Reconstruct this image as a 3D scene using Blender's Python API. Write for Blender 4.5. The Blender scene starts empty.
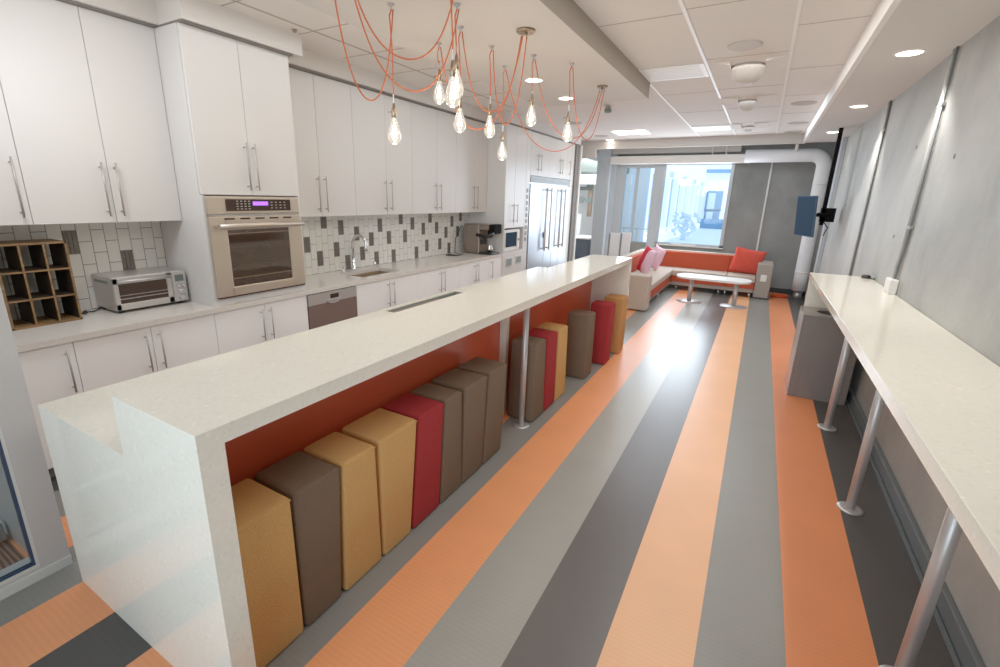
import bpy, bmesh, math, random
from mathutils import Vector, Matrix
random.seed(7)
C = bpy.context.scene.collection
PI = math.pi

# ------------------------------------------------------------------ materials
def lin(c):
    return tuple(((v/255)/12.92 if v/255 <= 0.04045 else ((v/255+0.055)/1.055)**2.4) for v in c)
def newmat(name):
    m = bpy.data.materials.new(name); m.use_nodes = True
    nt = m.node_tree
    return m, nt, nt.nodes['Principled BSDF']
def plain(name, rgb, rough=0.5, metal=0.0, emit=None, es=0.0, coat=0.0, spec=0.5, noise=0.0, nscale=40.0, bump=0.0, stretch=(1,1,1)):
    m, nt, b = newmat(name)
    b.inputs['Base Color'].default_value = (*lin(rgb), 1)
    b.inputs['Roughness'].default_value = rough
    b.inputs['Metallic'].default_value = metal
    b.inputs['Specular IOR Level'].default_value = spec
    b.inputs['Coat Weight'].default_value = coat
    if emit:
        b.inputs['Emission Color'].default_value = (*lin(emit), 1)
        b.inputs['Emission Strength'].default_value = es
    if noise or bump:
        g = nt.nodes.new('ShaderNodeNewGeometry')
        mp = nt.nodes.new('ShaderNodeMapping'); mp.inputs['Scale'].default_value = stretch
        nt.links.new(g.outputs['Position'], mp.inputs['Vector'])
        n = nt.nodes.new('ShaderNodeTexNoise'); n.inputs['Scale'].default_value = nscale; n.inputs['Detail'].default_value = 5
        nt.links.new(mp.outputs[0], n.inputs['Vector'])
        if noise:
            mr = nt.nodes.new('ShaderNodeMapRange')
            mr.inputs['To Min'].default_value = 1-noise; mr.inputs['To Max'].default_value = 1+noise
            nt.links.new(n.outputs['Fac'], mr.inputs['Value'])
            vm = nt.nodes.new('ShaderNodeVectorMath'); vm.operation = 'SCALE'
            vm.inputs[0].default_value = lin(rgb)
            nt.links.new(mr.outputs[0], vm.inputs['Scale'])
            nt.links.new(vm.outputs[0], b.inputs['Base Color'])
        if bump:
            bp = nt.nodes.new('ShaderNodeBump'); bp.inputs['Strength'].default_value = bump; bp.inputs['Distance'].default_value = 0.01
            nt.links.new(n.outputs['Fac'], bp.inputs['Height']); nt.links.new(bp.outputs[0], b.inputs['Normal'])
    return m

def quartz(name, rgb, rough=0.18):
    m, nt, b = newmat(name)
    g = nt.nodes.new('ShaderNodeNewGeometry')
    v = nt.nodes.new('ShaderNodeTexVoronoi'); v.inputs['Scale'].default_value = 95
    nt.links.new(g.outputs['Position'], v.inputs['Vector'])
    sep = nt.nodes.new('ShaderNodeSeparateColor'); nt.links.new(v.outputs['Color'], sep.inputs[0])
    r = nt.nodes.new('ShaderNodeValToRGB')
    e = r.color_ramp.elements
    base = lin(rgb)
    e[0].position = 0.0; e[0].color = (*[x*0.93 for x in base], 1)
    e[1].position = 0.12; e[1].color = (*[x*0.985 for x in base], 1)
    k = e.new(0.6); k.color = (*base, 1)
    k = e.new(0.985); k.color = (*[min(1, x*1.03) for x in base], 1)
    k = e.new(0.997); k.color = (*[min(1, x*1.12) for x in base], 1)
    nt.links.new(sep.outputs[0], r.inputs[0])
    nt.links.new(r.outputs[0], b.inputs['Base Color'])
    b.inputs['Roughness'].default_value = rough
    return m

def concrete(name, dark, light, joints=True, streak=1.0):
    m, nt, b = newmat(name)
    g = nt.nodes.new('ShaderNodeNewGeometry')
    mp = nt.nodes.new('ShaderNodeMapping'); mp.inputs['Scale'].default_value = (0.6, 0.55, 0.45)
    nt.links.new(g.outputs['Position'], mp.inputs['Vector'])
    n = nt.nodes.new('ShaderNodeTexNoise'); n.inputs['Scale'].default_value = 2.2; n.inputs['Detail'].default_value = 7; n.inputs['Roughness'].default_value = 0.55; n.inputs['Distortion'].default_value = 0.25*streak
    nt.links.new(mp.outputs[0], n.inputs['Vector'])
    r = nt.nodes.new('ShaderNodeValToRGB'); e = r.color_ramp.elements
    e[0].position = 0.3; e[0].color = (*lin(dark), 1); e[1].position = 0.68; e[1].color = (*lin(light), 1)
    nt.links.new(n.outputs['Fac'], r.inputs[0])
    n2 = nt.nodes.new('ShaderNodeTexNoise'); n2.inputs['Scale'].default_value = 35; n2.inputs['Detail'].default_value = 6
    nt.links.new(g.outputs['Position'], n2.inputs['Vector'])
    mx = nt.nodes.new('ShaderNodeMix'); mx.data_type = 'RGBA'; mx.blend_type = 'OVERLAY'; mx.inputs['Factor'].default_value = 0.08
    nt.links.new(r.outputs[0], mx.inputs['A']); nt.links.new(n2.outputs['Color'], mx.inputs['B'])
    nt.links.new(mx.outputs['Result'], b.inputs['Base Color'])
    bp = nt.nodes.new('ShaderNodeBump'); bp.inputs['Strength'].default_value = 0.15; bp.inputs['Distance'].default_value = 0.01
    nt.links.new(n2.outputs['Fac'], bp.inputs['Height']); nt.links.new(bp.outputs[0], b.inputs['Normal'])
    b.inputs['Roughness'].default_value = 0.6
    return m

def vinyl(name, rgb, rough=0.3):
    m, nt, b = newmat(name)
    g = nt.nodes.new('ShaderNodeNewGeometry')
    w = nt.nodes.new('ShaderNodeTexWave'); w.bands_direction = 'Y'; w.wave_profile = 'SIN'
    w.inputs['Scale'].default_value = 14.0; w.inputs['Distortion'].default_value = 0.15; w.inputs['Detail'].default_value = 1
    nt.links.new(g.outputs['Position'], w.inputs['Vector'])
    n = nt.nodes.new('ShaderNodeTexNoise'); n.inputs['Scale'].default_value = 3.0; n.inputs['Detail'].default_value = 4
    nt.links.new(g.outputs['Position'], n.inputs['Vector'])
    mr = nt.nodes.new('ShaderNodeMapRange'); mr.inputs['To Min'].default_value = 0.9; mr.inputs['To Max'].default_value = 1.08
    nt.links.new(n.outputs['Fac'], mr.inputs['Value'])
    mr2 = nt.nodes.new('ShaderNodeMapRange'); mr2.inputs['To Min'].default_value = 0.975; mr2.inputs['To Max'].default_value = 1.025
    nt.links.new(w.outputs['Fac'], mr2.inputs['Value'])
    mm = nt.nodes.new('ShaderNodeMath'); mm.operation = 'MULTIPLY'
    nt.links.new(mr.outputs[0], mm.inputs[0]); nt.links.new(mr2.outputs[0], mm.inputs[1])
    vm = nt.nodes.new('ShaderNodeVectorMath'); vm.operation = 'SCALE'; vm.inputs[0].default_value = lin(rgb)
    nt.links.new(mm.outputs[0], vm.inputs['Scale']); nt.links.new(vm.outputs[0], b.inputs['Base Color'])
    bp = nt.nodes.new('ShaderNodeBump'); bp.inputs['Strength'].default_value = 0.12; bp.inputs['Distance'].default_value = 0.002
    nt.links.new(w.outputs['Fac'], bp.inputs['Height']); nt.links.new(bp.outputs[0], b.inputs['Normal'])
    b.inputs['Roughness'].default_value = rough
    b.inputs['Specular IOR Level'].default_value = 0.6
    return m

def fabric(name, rgb):
    return plain(name, rgb, rough=0.95, spec=0.15, noise=0.16, nscale=160, bump=0.5)

def glassy(name, tint=(235,245,250), gloss=0.06, alpha=0.0):
    m = bpy.data.materials.new(name); m.use_nodes = True
    nt = m.node_tree; nt.nodes.clear()
    o = nt.nodes.new('ShaderNodeOutputMaterial')
    t = nt.nodes.new('ShaderNodeBsdfTransparent'); t.inputs[0].default_value = (*lin(tint), 1)
    gl = nt.nodes.new('ShaderNodeBsdfGlossy'); gl.inputs['Roughness'].default_value = 0.02
    fr = nt.nodes.new('ShaderNodeFresnel'); fr.inputs[0].default_value = 1.45
    mx = nt.nodes.new('ShaderNodeMixShader')
    nt.links.new(fr.outputs[0], mx.inputs[0]); nt.links.new(t.outputs[0], mx.inputs[1]); nt.links.new(gl.outputs[0], mx.inputs[2])
    nt.links.new(mx.outputs[0], o.inputs[0])
    return m

def bulb_glass():
    m = bpy.data.materials.new('bulb_glass'); m.use_nodes = True
    nt = m.node_tree; nt.nodes.clear()
    o = nt.nodes.new('ShaderNodeOutputMaterial')
    t = nt.nodes.new('ShaderNodeBsdfTransparent')
    gl = nt.nodes.new('ShaderNodeBsdfGlossy'); gl.inputs['Roughness'].default_value = 0.03
    em = nt.nodes.new('ShaderNodeEmission'); em.inputs[0].default_value = (1, 0.86, 0.66, 1); em.inputs[1].default_value = 1.0
    lw = nt.nodes.new('ShaderNodeLayerWeight'); lw.inputs[0].default_value = 0.45
    mx = nt.nodes.new('ShaderNodeMixShader')
    nt.links.new(lw.outputs['Facing'], mx.inputs[0]); nt.links.new(t.outputs[0], mx.inputs[1]); nt.links.new(gl.outputs[0], mx.inputs[2])
    ad = nt.nodes.new('ShaderNodeMixShader'); ad.inputs[0].default_value = 0.35
    nt.links.new(mx.outputs[0], ad.inputs[1]); nt.links.new(em.outputs[0], ad.inputs[2])
    nt.links.new(ad.outputs[0], o.inputs[0])
    return m

def wood(name, a, b_):
    m, nt, b = newmat(name)
    g = nt.nodes.new('ShaderNodeNewGeometry')
    mp = nt.nodes.new('ShaderNodeMapping'); mp.inputs['Scale'].default_value = (6, 6, 60)
    nt.links.new(g.outputs['Position'], mp.inputs['Vector'])
    n = nt.nodes.new('ShaderNodeTexNoise'); n.inputs['Scale'].default_value = 1.0; n.inputs['Detail'].default_value = 6; n.inputs['Distortion'].default_value = 1
    nt.links.new(mp.outputs[0], n.inputs['Vector'])
    r = nt.nodes.new('ShaderNodeValToRGB'); e = r.color_ramp.elements
    e[0].position = 0.35; e[0].color = (*lin(a), 1); e[1].position = 0.65; e[1].color = (*lin(b_), 1)
    nt.links.new(n.outputs['Fac'], r.inputs[0]); nt.links.new(r.outputs[0], b.inputs['Base Color'])
    b.inputs['Roughness'].default_value = 0.45
    return m

M = {}
M['cab'] = plain('white_laminate', (215,211,207), rough=0.32, spec=0.4)
M['basecab'] = plain('lightened_white_laminate', (246,245,245), rough=0.3, spec=0.5)  # cabinet white lightened to offset weak light on the base doors
M['cabshade'] = plain('white_carcass', (214,211,208), rough=0.5)
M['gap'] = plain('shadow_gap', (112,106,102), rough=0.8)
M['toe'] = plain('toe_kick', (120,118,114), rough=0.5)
M['quartz'] = quartz('cream_quartz', (232,226,211), 0.10)
M['quartz2'] = quartz('kitchen_quartz', (214,208,200), 0.16)
M['tile'] = plain('white_tile', (234,232,226), rough=0.18, noise=0.03, nscale=3)
M['tiledark'] = plain('glass_mosaic_tile', (112,104,98), rough=0.2, noise=0.5, nscale=45, stretch=(1,1,0.3))
M['grout'] = plain('grout', (128,126,124), rough=0.9)
M['steel'] = plain('brushed_steel', (198,195,192), rough=0.36, metal=0.7, noise=0.06, nscale=8, stretch=(20,20,1))
M['warmsteel'] = plain('warm_brushed_steel', (198,184,168), rough=0.34, metal=0.7, noise=0.05, nscale=8, stretch=(1,1,30))
M['fridgesteel'] = plain('fridge_steel', (176,184,194), rough=0.30, metal=0.85, noise=0.05, nscale=4, stretch=(1,1,12))
M['chrome'] = plain('chrome', (225,225,228), rough=0.07, metal=1.0)
M['nickel'] = plain('nickel', (172,166,160), rough=0.42, metal=0.5)
M['brass'] = plain('aged_brass', (158,138,116), rough=0.35, metal=1.0)
M['black'] = plain('black_plastic', (22,20,20), rough=0.35)
M['darkbrown'] = plain('control_glass', (52,32,24), rough=0.12)
M['ovenglass'] = plain('oven_glass', (56,38,28), rough=0.06, spec=0.8, noise=0.3, nscale=3, stretch=(1,1,6))
M['dwpanel'] = plain('dishwasher_panel', (138,118,110), rough=0.35, metal=0.6)
M['display'] = plain('lit_display', (120,60,170), rough=0.3, emit=(150,90,220), es=1.6)
M['lcd'] = plain('lcd', (90,100,96), rough=0.2)
M['red'] = plain('red_panel', (206,86,56), rough=0.28, spec=0.5, noise=0.08, nscale=2)
M['orange_cord'] = plain('copper_cord', (205,98,48), rough=0.6)
M['stool_tan'] = fabric('tan_felt', (206,156,94))
M['stool_brown'] = fabric('brown_felt', (114,94,76))
M['stool_red'] = fabric('red_felt', (158,46,48))
M['stool_camel'] = fabric('camel_felt', (190,134,80))
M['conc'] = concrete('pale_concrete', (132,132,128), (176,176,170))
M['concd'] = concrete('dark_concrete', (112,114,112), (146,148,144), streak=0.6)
M['ceil'] = plain('ceiling_tile', (220,213,206), rough=0.9, noise=0.03, nscale=120)
M['ceilw'] = plain('ceiling_gypsum', (206,200,194), rough=0.85)
M['fascia'] = plain('fascia_paint', (156,146,134), rough=0.8)
M['tbar'] = plain('t_bar', (235,230,224), rough=0.5)
M['seam'] = plain('ceiling_seam', (168,155,142), rough=0.8)
M['white'] = plain('white_paint', (232,230,226), rough=0.5)
M['wallw'] = plain('left_wall_paint', (198,195,192), rough=0.5)
M['trimw'] = plain('trim_paint', (214,214,208), rough=0.4)
M['frameblue'] = plain('blue_grey_frame', (36,58,88), rough=0.3)
M['alum'] = plain('aluminium', (182,188,192), rough=0.5, metal=0.2)
M['alumd'] = plain('grey_column', (176,184,190), rough=0.5, noise=0.05, nscale=20, stretch=(6,6,0.4))
M['base'] = plain('rubber_base', (100,106,108), rough=0.35)
M['sofa'] = fabric('beige_upholstery', (190,176,162))
M['sofag'] = fabric('grey_upholstery', (162,152,142))
M['sofared'] = fabric('rust_upholstery', (186,78,52))
M['cushred'] = fabric('coral_cushion', (226,86,72))
M['cushpink'] = fabric('pink_white_cushion', (236,196,214))
M['cushside'] = fabric('crimson_cushion', (196,42,62))
M['binwood'] = plain('grey_laminate', (118,111,107), rough=0.16, noise=0.12, nscale=6, stretch=(6,6,0.5))
M['pipe'] = plain('pipe_insulation', (224,226,228), rough=0.6, noise=0.04, nscale=10, bump=0.2)
M['screen'] = plain('tv_screen', (50,66,84), rough=0.9, spec=0.0)
M['tvedge'] = plain('tv_edge', (70,92,112), rough=0.9, spec=0.0)
M['blackmatte'] = plain('matte_black', (16,15,15), rough=0.9, spec=0.1)
M['satin'] = plain('satin_steel', (200,197,194), rough=0.4, metal=0.6)
M['machine'] = plain('machine_steel', (138,122,110), rough=0.3, metal=0.6, noise=0.15, nscale=5, stretch=(20,20,1))
M['basin'] = plain('basin_steel', (168,148,122), rough=0.4, metal=0.5)
M['lamp'] = plain('lamp_lens', (255,250,240), rough=0.5, emit=(255,244,226), es=9.0)
M['filament'] = plain('filament', (255,220,160), rough=0.5, emit=(255,226,176), es=75.0)
M['bulb'] = bulb_glass()
M['glass'] = glassy('window_glass')
M['winerack'] = wood('dark_walnut', (104,76,46), (150,112,70))
M['wooddark'] = plain('rack_inner', (48,34,20), rough=0.6)
M['grille'] = plain('speaker_grille', (196,188,180), rough=0.7)
M['grilled'] = plain('recess_shadow_grille', (176,166,158), rough=0.8)
M['outwhite'] = plain('outside_white', (240,244,250), rough=0.7, emit=(240,244,255), es=0.45)  # the outdoor materials glow to imitate strong daylight
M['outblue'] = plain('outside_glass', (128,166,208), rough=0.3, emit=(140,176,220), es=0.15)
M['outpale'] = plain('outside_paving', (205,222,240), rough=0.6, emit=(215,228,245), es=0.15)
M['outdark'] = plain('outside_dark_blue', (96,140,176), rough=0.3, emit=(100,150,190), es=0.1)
M['officewhite'] = plain('office_white', (235,238,240), rough=0.5)
M['officeblue'] = plain('office_blue_grey', (96,114,132), rough=0.5)
M['copper'] = plain('riser_pipe', (176,150,128), rough=0.4)
M['duct'] = plain('duct_grey', (120,130,126), rough=0.5)
M['carpet'] = None
m, nt, b = newmat('striped_carpet')
g = nt.nodes.new('ShaderNodeNewGeometry'); w = nt.nodes.new('ShaderNodeTexWave'); w.bands_direction = 'Y'; w.inputs['Scale'].default_value = 16; w.inputs['Distortion'].default_value = 6; w.inputs['Detail'].default_value = 3
mp = nt.nodes.new('ShaderNodeMapping'); mp.inputs['Scale'].default_value = (0.15, 1, 1)
nt.links.new(g.outputs['Position'], mp.inputs['Vector']); nt.links.new(mp.outputs[0], w.inputs['Vector'])
r = nt.nodes.new('ShaderNodeValToRGB'); e = r.color_ramp.elements
e[0].color = (*lin((70,56,52)), 1); e[1].color = (*lin((150,120,104)), 1)
nt.links.new(w.outputs['Fac'], r.inputs[0]); nt.links.new(r.outputs[0], b.inputs['Base Color']); b.inputs['Roughness'].default_value = 0.95
M['carpet'] = m
FL = {'o1': vinyl('floor_orange', (240,152,98), 0.33), 'o2': vinyl('floor_pale_orange', (238,174,124), 0.33), 'o3': vinyl('floor_deep_orange', (222,130,80), 0.33),
      'g1': vinyl('floor_grey', (130,128,122), 0.30), 'g2': vinyl('floor_pale_grey', (154,151,142), 0.28), 'd1': vinyl('floor_charcoal', (86,81,79), 0.28), 'd2': vinyl('floor_dark', (66,63,61), 0.42)}

# ------------------------------------------------------------------ geometry helpers
class G:
    """collects shapes of one part in world coordinates"""
    def __init__(s): s.bm = bmesh.new(); s.mi = 0
    def _tag(s, faces):
        for f in faces: f.material_index = s.mi
    def box(s, x0, x1, y0, y1, z0, z1, bev=0.0, seg=2):
        vs = [s.bm.verts.new((x, y, z)) for x in (x0, x1) for y in (y0, y1) for z in (z0, z1)]
        F = [(0,1,3,2), (4,6,7,5), (0,4,5,1), (2,3,7,6), (0,2,6,4), (1,5,7,3)]
        fs = [s.bm.faces.new([vs[i] for i in f]) for f in F]
        s._tag(fs)
        if bev:
            es = list({e for f in fs for e in f.edges})
            r = bmesh.ops.bevel(s.bm, geom=es, offset=bev, segments=seg, profile=0.5, affect='EDGES', material=s.mi)
        return s
    def hexa(s, pts, bev=0.0, seg=3):
        """pts: 4 bottom (ccw) then 4 top"""
        vs = [s.bm.verts.new(p) for p in pts]
        F = [(3,2,1,0), (4,5,6,7), (0,1,5,4), (1,2,6,5), (2,3,7,6), (3,0,4,7)]
        fs = [s.bm.faces.new([vs[i] for i in f]) for f in F]
        s._tag(fs)
        if bev:
            es = list({e for f in fs for e in f.edges})
            bmesh.ops.bevel(s.bm, geom=es, offset=bev, segments=seg, profile=0.5, affect='EDGES', material=s.mi)
        return s
    def prism(s, poly, axis, a, b, bev=0.0):
        """poly 2D points extruded along axis from a to b. axis x: poly=(y,z); y: (x,z); z: (x,y)"""
        def P(p, t):
            return {'x': (t, p[0], p[1]), 'y': (p[0], t, p[1]), 'z': (p[0], p[1], t)}[axis]
        A = [s.bm.verts.new(P(p, a)) for p in poly]; B = [s.bm.verts.new(P(p, b)) for p in poly]
        fs = [s.bm.faces.new(A), s.bm.faces.new(B[::-1])]
        n = len(poly)
        for i in range(n): fs.append(s.bm.faces.new((A[i], B[i], B[(i+1) % n], A[(i+1) % n])))
        s._tag(fs)
        if bev:
            es = list({e for f in fs for e in f.edges})
            bmesh.ops.bevel(s.bm, geom=es, offset=bev, segments=2, profile=0.5, affect='EDGES', material=s.mi)
        return s
    def tube(s, pts, r, n=10, caps=True):
        pts = [Vector(p) for p in pts]; rs = r if isinstance(r, (list, tuple)) else [r]*len(pts)
        T = []
        for i in range(len(pts)):
            a = pts[max(0, i-1)]; b = pts[min(len(pts)-1, i+1)]
            t = (b-a); t = t.normalized() if t.length > 1e-9 else Vector((0,0,1)); T.append(t)
        u = T[0].orthogonal().normalized(); rings = []
        for i, p in enumerate(pts):
            u = (u - T[i]*u.dot(T[i])).normalized(); v = T[i].cross(u)
            rings.append([s.bm.verts.new(p + (u*math.cos(2*PI*k/n) + v*math.sin(2*PI*k/n))*rs[i]) for k in range(n)])
        fs = []
        for a, b in zip(rings, rings[1:]):
            for k in range(n):
                f = s.bm.faces.new((a[k], a[(k+1) % n], b[(k+1) % n], b[k])); f.smooth = True; fs.append(f)
        if caps: fs += [s.bm.faces.new(rings[0][::-1]), s.bm.faces.new(rings[-1])]
        s._tag(fs); return s
    def lathe(s, c, prof, n=24, axis='z'):
        """prof: list of (radius, height along axis from c)"""
        rings = []; fs = []
        for r, h in prof:
            ring = []
            for k in range(n):
                a = 2*PI*k/n; x, y = r*math.cos(a), r*math.sin(a)
                if axis == 'z': p = (c[0]+x, c[1]+y, c[2]+h)
                elif axis == 'x': p = (c[0]+h, c[1]+x, c[2]+y)
                else: p = (c[0]+y, c[1]+h, c[2]+x)
                ring.append(s.bm.verts.new(p))
            rings.append(ring)
        for a, b in zip(rings, rings[1:]):
            for k in range(n):
                f = s.bm.faces.new((a[k], a[(k+1) % n], b[(k+1) % n], b[k])); f.smooth = True; fs.append(f)
        fs += [s.bm.faces.new(rings[0][::-1]), s.bm.faces.new(rings[-1])]
        s._tag(fs); return s
    def mat(s, i): s.mi = i; return s
    def rot(s, ang, c, axis='Z'):
        bmesh.ops.rotate(s.bm, verts=s.bm.verts, cent=c, matrix=Matrix.Rotation(ang, 3, axis)); return s
    def put(s, name, mats, parent=None, label=None, base=None):
        bmesh.ops.recalc_face_normals(s.bm, faces=s.bm.faces)
        if parent is not None:
            o = parent; off = Vector((0,0,0))
            while o is not None: off += o.location; o = o.parent
        else:
            if base is None:
                xs = [v.co for v in s.bm.verts]
                base = ((min(v.x for v in xs)+max(v.x for v in xs))/2, (min(v.y for v in xs)+max(v.y for v in xs))/2, min(v.z for v in xs))
            off = Vector(base)
        bmesh.ops.translate(s.bm, verts=s.bm.verts, vec=-off)
        me = bpy.data.meshes.new(name); s.bm.to_mesh(me); s.bm.free()
        for mm in (mats if isinstance(mats, (list, tuple)) else [mats]): me.materials.append(mm)
        ob = bpy.data.objects.new(name, me); C.objects.link(ob)
        if parent is not None: ob.parent = parent
        else: ob.location = off
        if label: ob['label'] = label
        return ob

def tag(o, label, cat, group=None, kind=None):
    o['label'] = label; o['category'] = cat
    if group: o['group'] = group
    if kind: o['kind'] = kind
    return o
def thing(name, loc, label, cat, group=None, kind=None):
    o = bpy.data.objects.new(name, None); o.empty_display_size = 0.1; C.objects.link(o); o.location = loc
    return tag(o, label, cat, group, kind)
def struct(name, g, mats, label=None, cat=None, parent=None):
    o = g.put(name, mats, parent)
    if parent is None:
        o['kind'] = 'structure'
        o['label'] = label or name.replace('_', ' '); o['category'] = cat or 'structure'
    return o

# ------------------------------------------------------------------ camera
cam_d = bpy.data.cameras.new('camera'); cam = bpy.data.objects.new('camera', cam_d); C.objects.link(cam)
cam.location = (0, 0, 1.735); cam.rotation_mode = 'XYZ'
cam.rotation_euler = (1.30078847, -0.02453108, 0.52635062)
cam_d.sensor_width = 36; cam_d.lens = 461.736*36/1000
cam_d.shift_x = 0.0131; cam_d.shift_y = -0.00887; cam_d.clip_start = 0.05
bpy.context.scene.camera = cam

XW, XL, YF, YB = 0.98, -4.12, 10.95, -2.2
ZC, ZL = 2.95, 2.79
# ------------------------------------------------------------------ floor
g = G()
mats = [FL[k] for k in ('o1','o2','o3','g1','g2','d1','d2')]; ix = dict(o1=0, o2=1, o3=2, g1=3, g2=4, d1=5, d2=6)
edges = [-9.0, -4.95, -4.63, -4.31, -3.99, -3.67, -3.35, -3.04, -2.73, -2.42, -2.113, -1.807, -1.53, -1.238, -0.919, -0.598, -0.284, 0.039, 0.353, 0.669, 0.99]
cols = ['g1','o1','d2','g1','o1','d2','g1','o1','g1','o1','d2','o1','g1','o1','g2','d1','o2','g1','o3','d2']
for a, b_, c in zip(edges, edges[1:], cols):
    ya = 0.5 if b_ <= -2.6 else YB
    vs = [g.bm.verts.new(p) for p in ((a, ya, 0), (b_, ya, 0), (b_, 14.5 if b_ < -2.5 else YF+0.2, 0), (a, 14.5 if b_ < -2.5 else YF+0.2, 0))]
    f = g.bm.faces.new(vs); f.material_index = ix[c]
struct('floor', g, mats, 'vinyl floor in long orange, grey and charcoal stripes', 'floor')
g = G(); g.box(-7, -2.62, -3.5, 0.5, -0.05, 0.0); struct('floor', g, M['carpet'], 'brown striped carpet seen through the glass at far left', 'floor')

# ------------------------------------------------------------------ walls
g = G(); g.box(XW, XW+0.15, YB, YF+0.1, 0, 3.1)
struct('wall_right', g, M['conc'], 'pale streaked concrete wall behind the long right counter', 'wall')
g = G()
for y in (9.55,): g.box(XW-0.004, XW+0.01, y-0.008, y+0.008, 0.1, 2.79)
for y, z in ((2.9,0.62),(3.55,0.7),(5.1,2.2),(5.1,1.5),(8.2,1.75),(4.1,2.05)):
    g.lathe((XW-0.003, y, z), [(0.016,0),(0.016,0.005)], 12, 'x')
struct('trim_1', g, M['gap'], 'dark joints and tie holes in the right concrete wall', 'wall joint')
g = G(); g.box(XW-0.03, XW, YB, 9.6, 0, 0.10, 0.006); g.box(XW-0.05, XW-0.035, YB, 9.6, 0, 0.012)
struct('baseboard_right', g, M['base'], 'grey rubber baseboard along the right concrete wall', 'baseboard')
g = G(); g.box(XW-0.05, XW, 9.62, 9.86, 0, 2.79)
struct('trim_2', g, M['alum'], 'pale blue-grey upright strip at far end of right wall', 'trim')
# far wall: concrete piece, sill wall, head
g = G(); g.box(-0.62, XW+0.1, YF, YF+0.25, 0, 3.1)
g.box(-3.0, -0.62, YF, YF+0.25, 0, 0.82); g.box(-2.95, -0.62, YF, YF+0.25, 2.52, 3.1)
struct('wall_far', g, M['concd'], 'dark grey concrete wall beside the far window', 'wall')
g = G(); g.box(0.0, 0.03, YF-0.03, YF, 0.05, 2.6)
struct('trim_3', g, M['trimw'], 'thin white conduit running down the far concrete wall', 'conduit')
g = G(); g.box(-0.62, XW, YF-0.02, YF, 0, 0.1)
struct('baseboard_far', g, M['black'], 'black baseboard below the far concrete wall', 'baseboard')
# window
win = thing('window_1', (-1.27, YF+0.05, 0.82), 'large far window over the sofa looking on a blue-white courtyard', 'window', kind='structure')
g = G()
g.box(-1.98, -1.94, YF-0.02, YF+0.1, 0.82, 2.53); g.box(-0.68, -0.62, YF-0.02, YF+0.1, 0.82, 2.53)
g.box(-1.98, -0.62, YF-0.02, YF+0.1, 2.49, 2.53); g.box(-1.98, -0.62, YF-0.02, YF+0.1, 0.82, 0.86)
g.put('frame', M['alum'], win)
g = G(); g.box(-1.94, -0.68, YF+0.04, YF+0.05, 0.86, 2.49); g.put('pane', M['glass'], win)
g = G(); g.box(-2.0, -0.60, YF-0.07, YF+0.02, 0.80, 0.82, 0.004); g.put('sill', M['trimw'], win)
# glazed door with surround
dr = thing('door_1', (-2.45, YF+0.05, 0), 'grey-framed glazed door left of the far window', 'door', kind='structure')
g = G()
g.box(-2.99, -2.79, YF-0.03, YF+0.12, 0, 2.56); g.box(-2.165, -1.98, YF-0.03, YF+0.12, 0, 2.56); g.box(-2.79, -2.165, YF-0.03, YF+0.12, 2.43, 2.56)
g.box(-2.79, -2.165, YF-0.03, YF+0.12, 0, 0.1)
g.put('frame', M['alumd'], dr)
g = G(); g.box(-2.79, -2.165, YF+0.03, YF+0.045, 0.1, 2.43); g.put('pane', M['glass'], dr)
g = G(); g.box(-2.56, -2.50, YF, YF+0.07, 0.1, 2.43); g.put('mullion', M['alumd'], dr)
# column left of the door
g = G(); g.box(-3.37, -3.08, 10.7, 11.2, 0, 2.95); g.box(-3.08, -2.98, 10.85, 11.2, 0, 2.95)
for k in range(5): g.box(-3.34+0.055*k, -3.325+0.055*k, 10.69, 10.7, 0, 2.6)
struct('wall_column', g, M['alumd'], 'grey ribbed column left of the glazed door', 'column')

# left wall, back wall
g = G(); g.box(XL-0.12, XL, 0.5, 9.6, 0, 3.1); struct('wall_left', g, M['cabshade'], 'white wall behind the kitchen run', 'wall')
g = G(); g.box(-7, XW+0.15, YB-0.1, YB, 0, 3.1); struct('wall_near', g, M['white'], 'white wall behind the viewpoint', 'wall')
# near left partition with glass
g = G()
g.box(-2.72, -2.60, 0.50, 0.604, 0, ZC); g.box(XL, -2.72, 0.515, 0.575, 0, ZC)
g.box(-2.72, -2.60, YB, 0.50, 0.0, 0.06); g.box(-2.72, -2.60, YB, 0.50, 2.5, ZC)
struct('wall_partition', g, M['wallw'], 'pale grey partition at the left edge beside the island end', 'wall')
g = G(); g.box(-2.60, -2.59, YB, 0.604, 0, 0.045)
struct('baseboard_partition', g, M['trimw'], 'white baseboard below the left partition', 'baseboard')
w2 = thing('window_2', (-2.66, -0.5, 0.06), 'blue-edged glass panel at the lower left corner', 'window', kind='structure')
g = G(); g.box(-2.645, -2.602, 0.488, 0.4995, 0.0605, 2.4995); g.box(-2.645, -2.602, YB, 0.488, 0.0605, 0.075); g.put('frame', M['trimw'], w2)
g = G(); g.box(-2.63, -2.606, 0.478, 0.488, 0.075, 2.4995); g.box(-2.63, -2.606, YB, 0.478, 0.075, 0.084); g.put('gasket', M['frameblue'], w2)
g = G(); g.box(-2.625, -2.617, YB, 0.478, 0.084, 2.4995); g.put('pane', M['glass'], w2)
g = G(); g.box(-3.12, -3.06, -2.0, 0.5, 0.0, 0.10)
struct('trim_4', g, M['trimw'], 'white rail and post behind the glass at far left', 'trim')
g = G(); g.box(-7, -6.9, -3.5, 0.5, 0, 3.0); g.box(-7,-2.7,-3.6,-3.5,0,3)
struct('wall_carpet_room', g, M['white'], 'white wall of the carpeted room behind the glass', 'wall')

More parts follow.
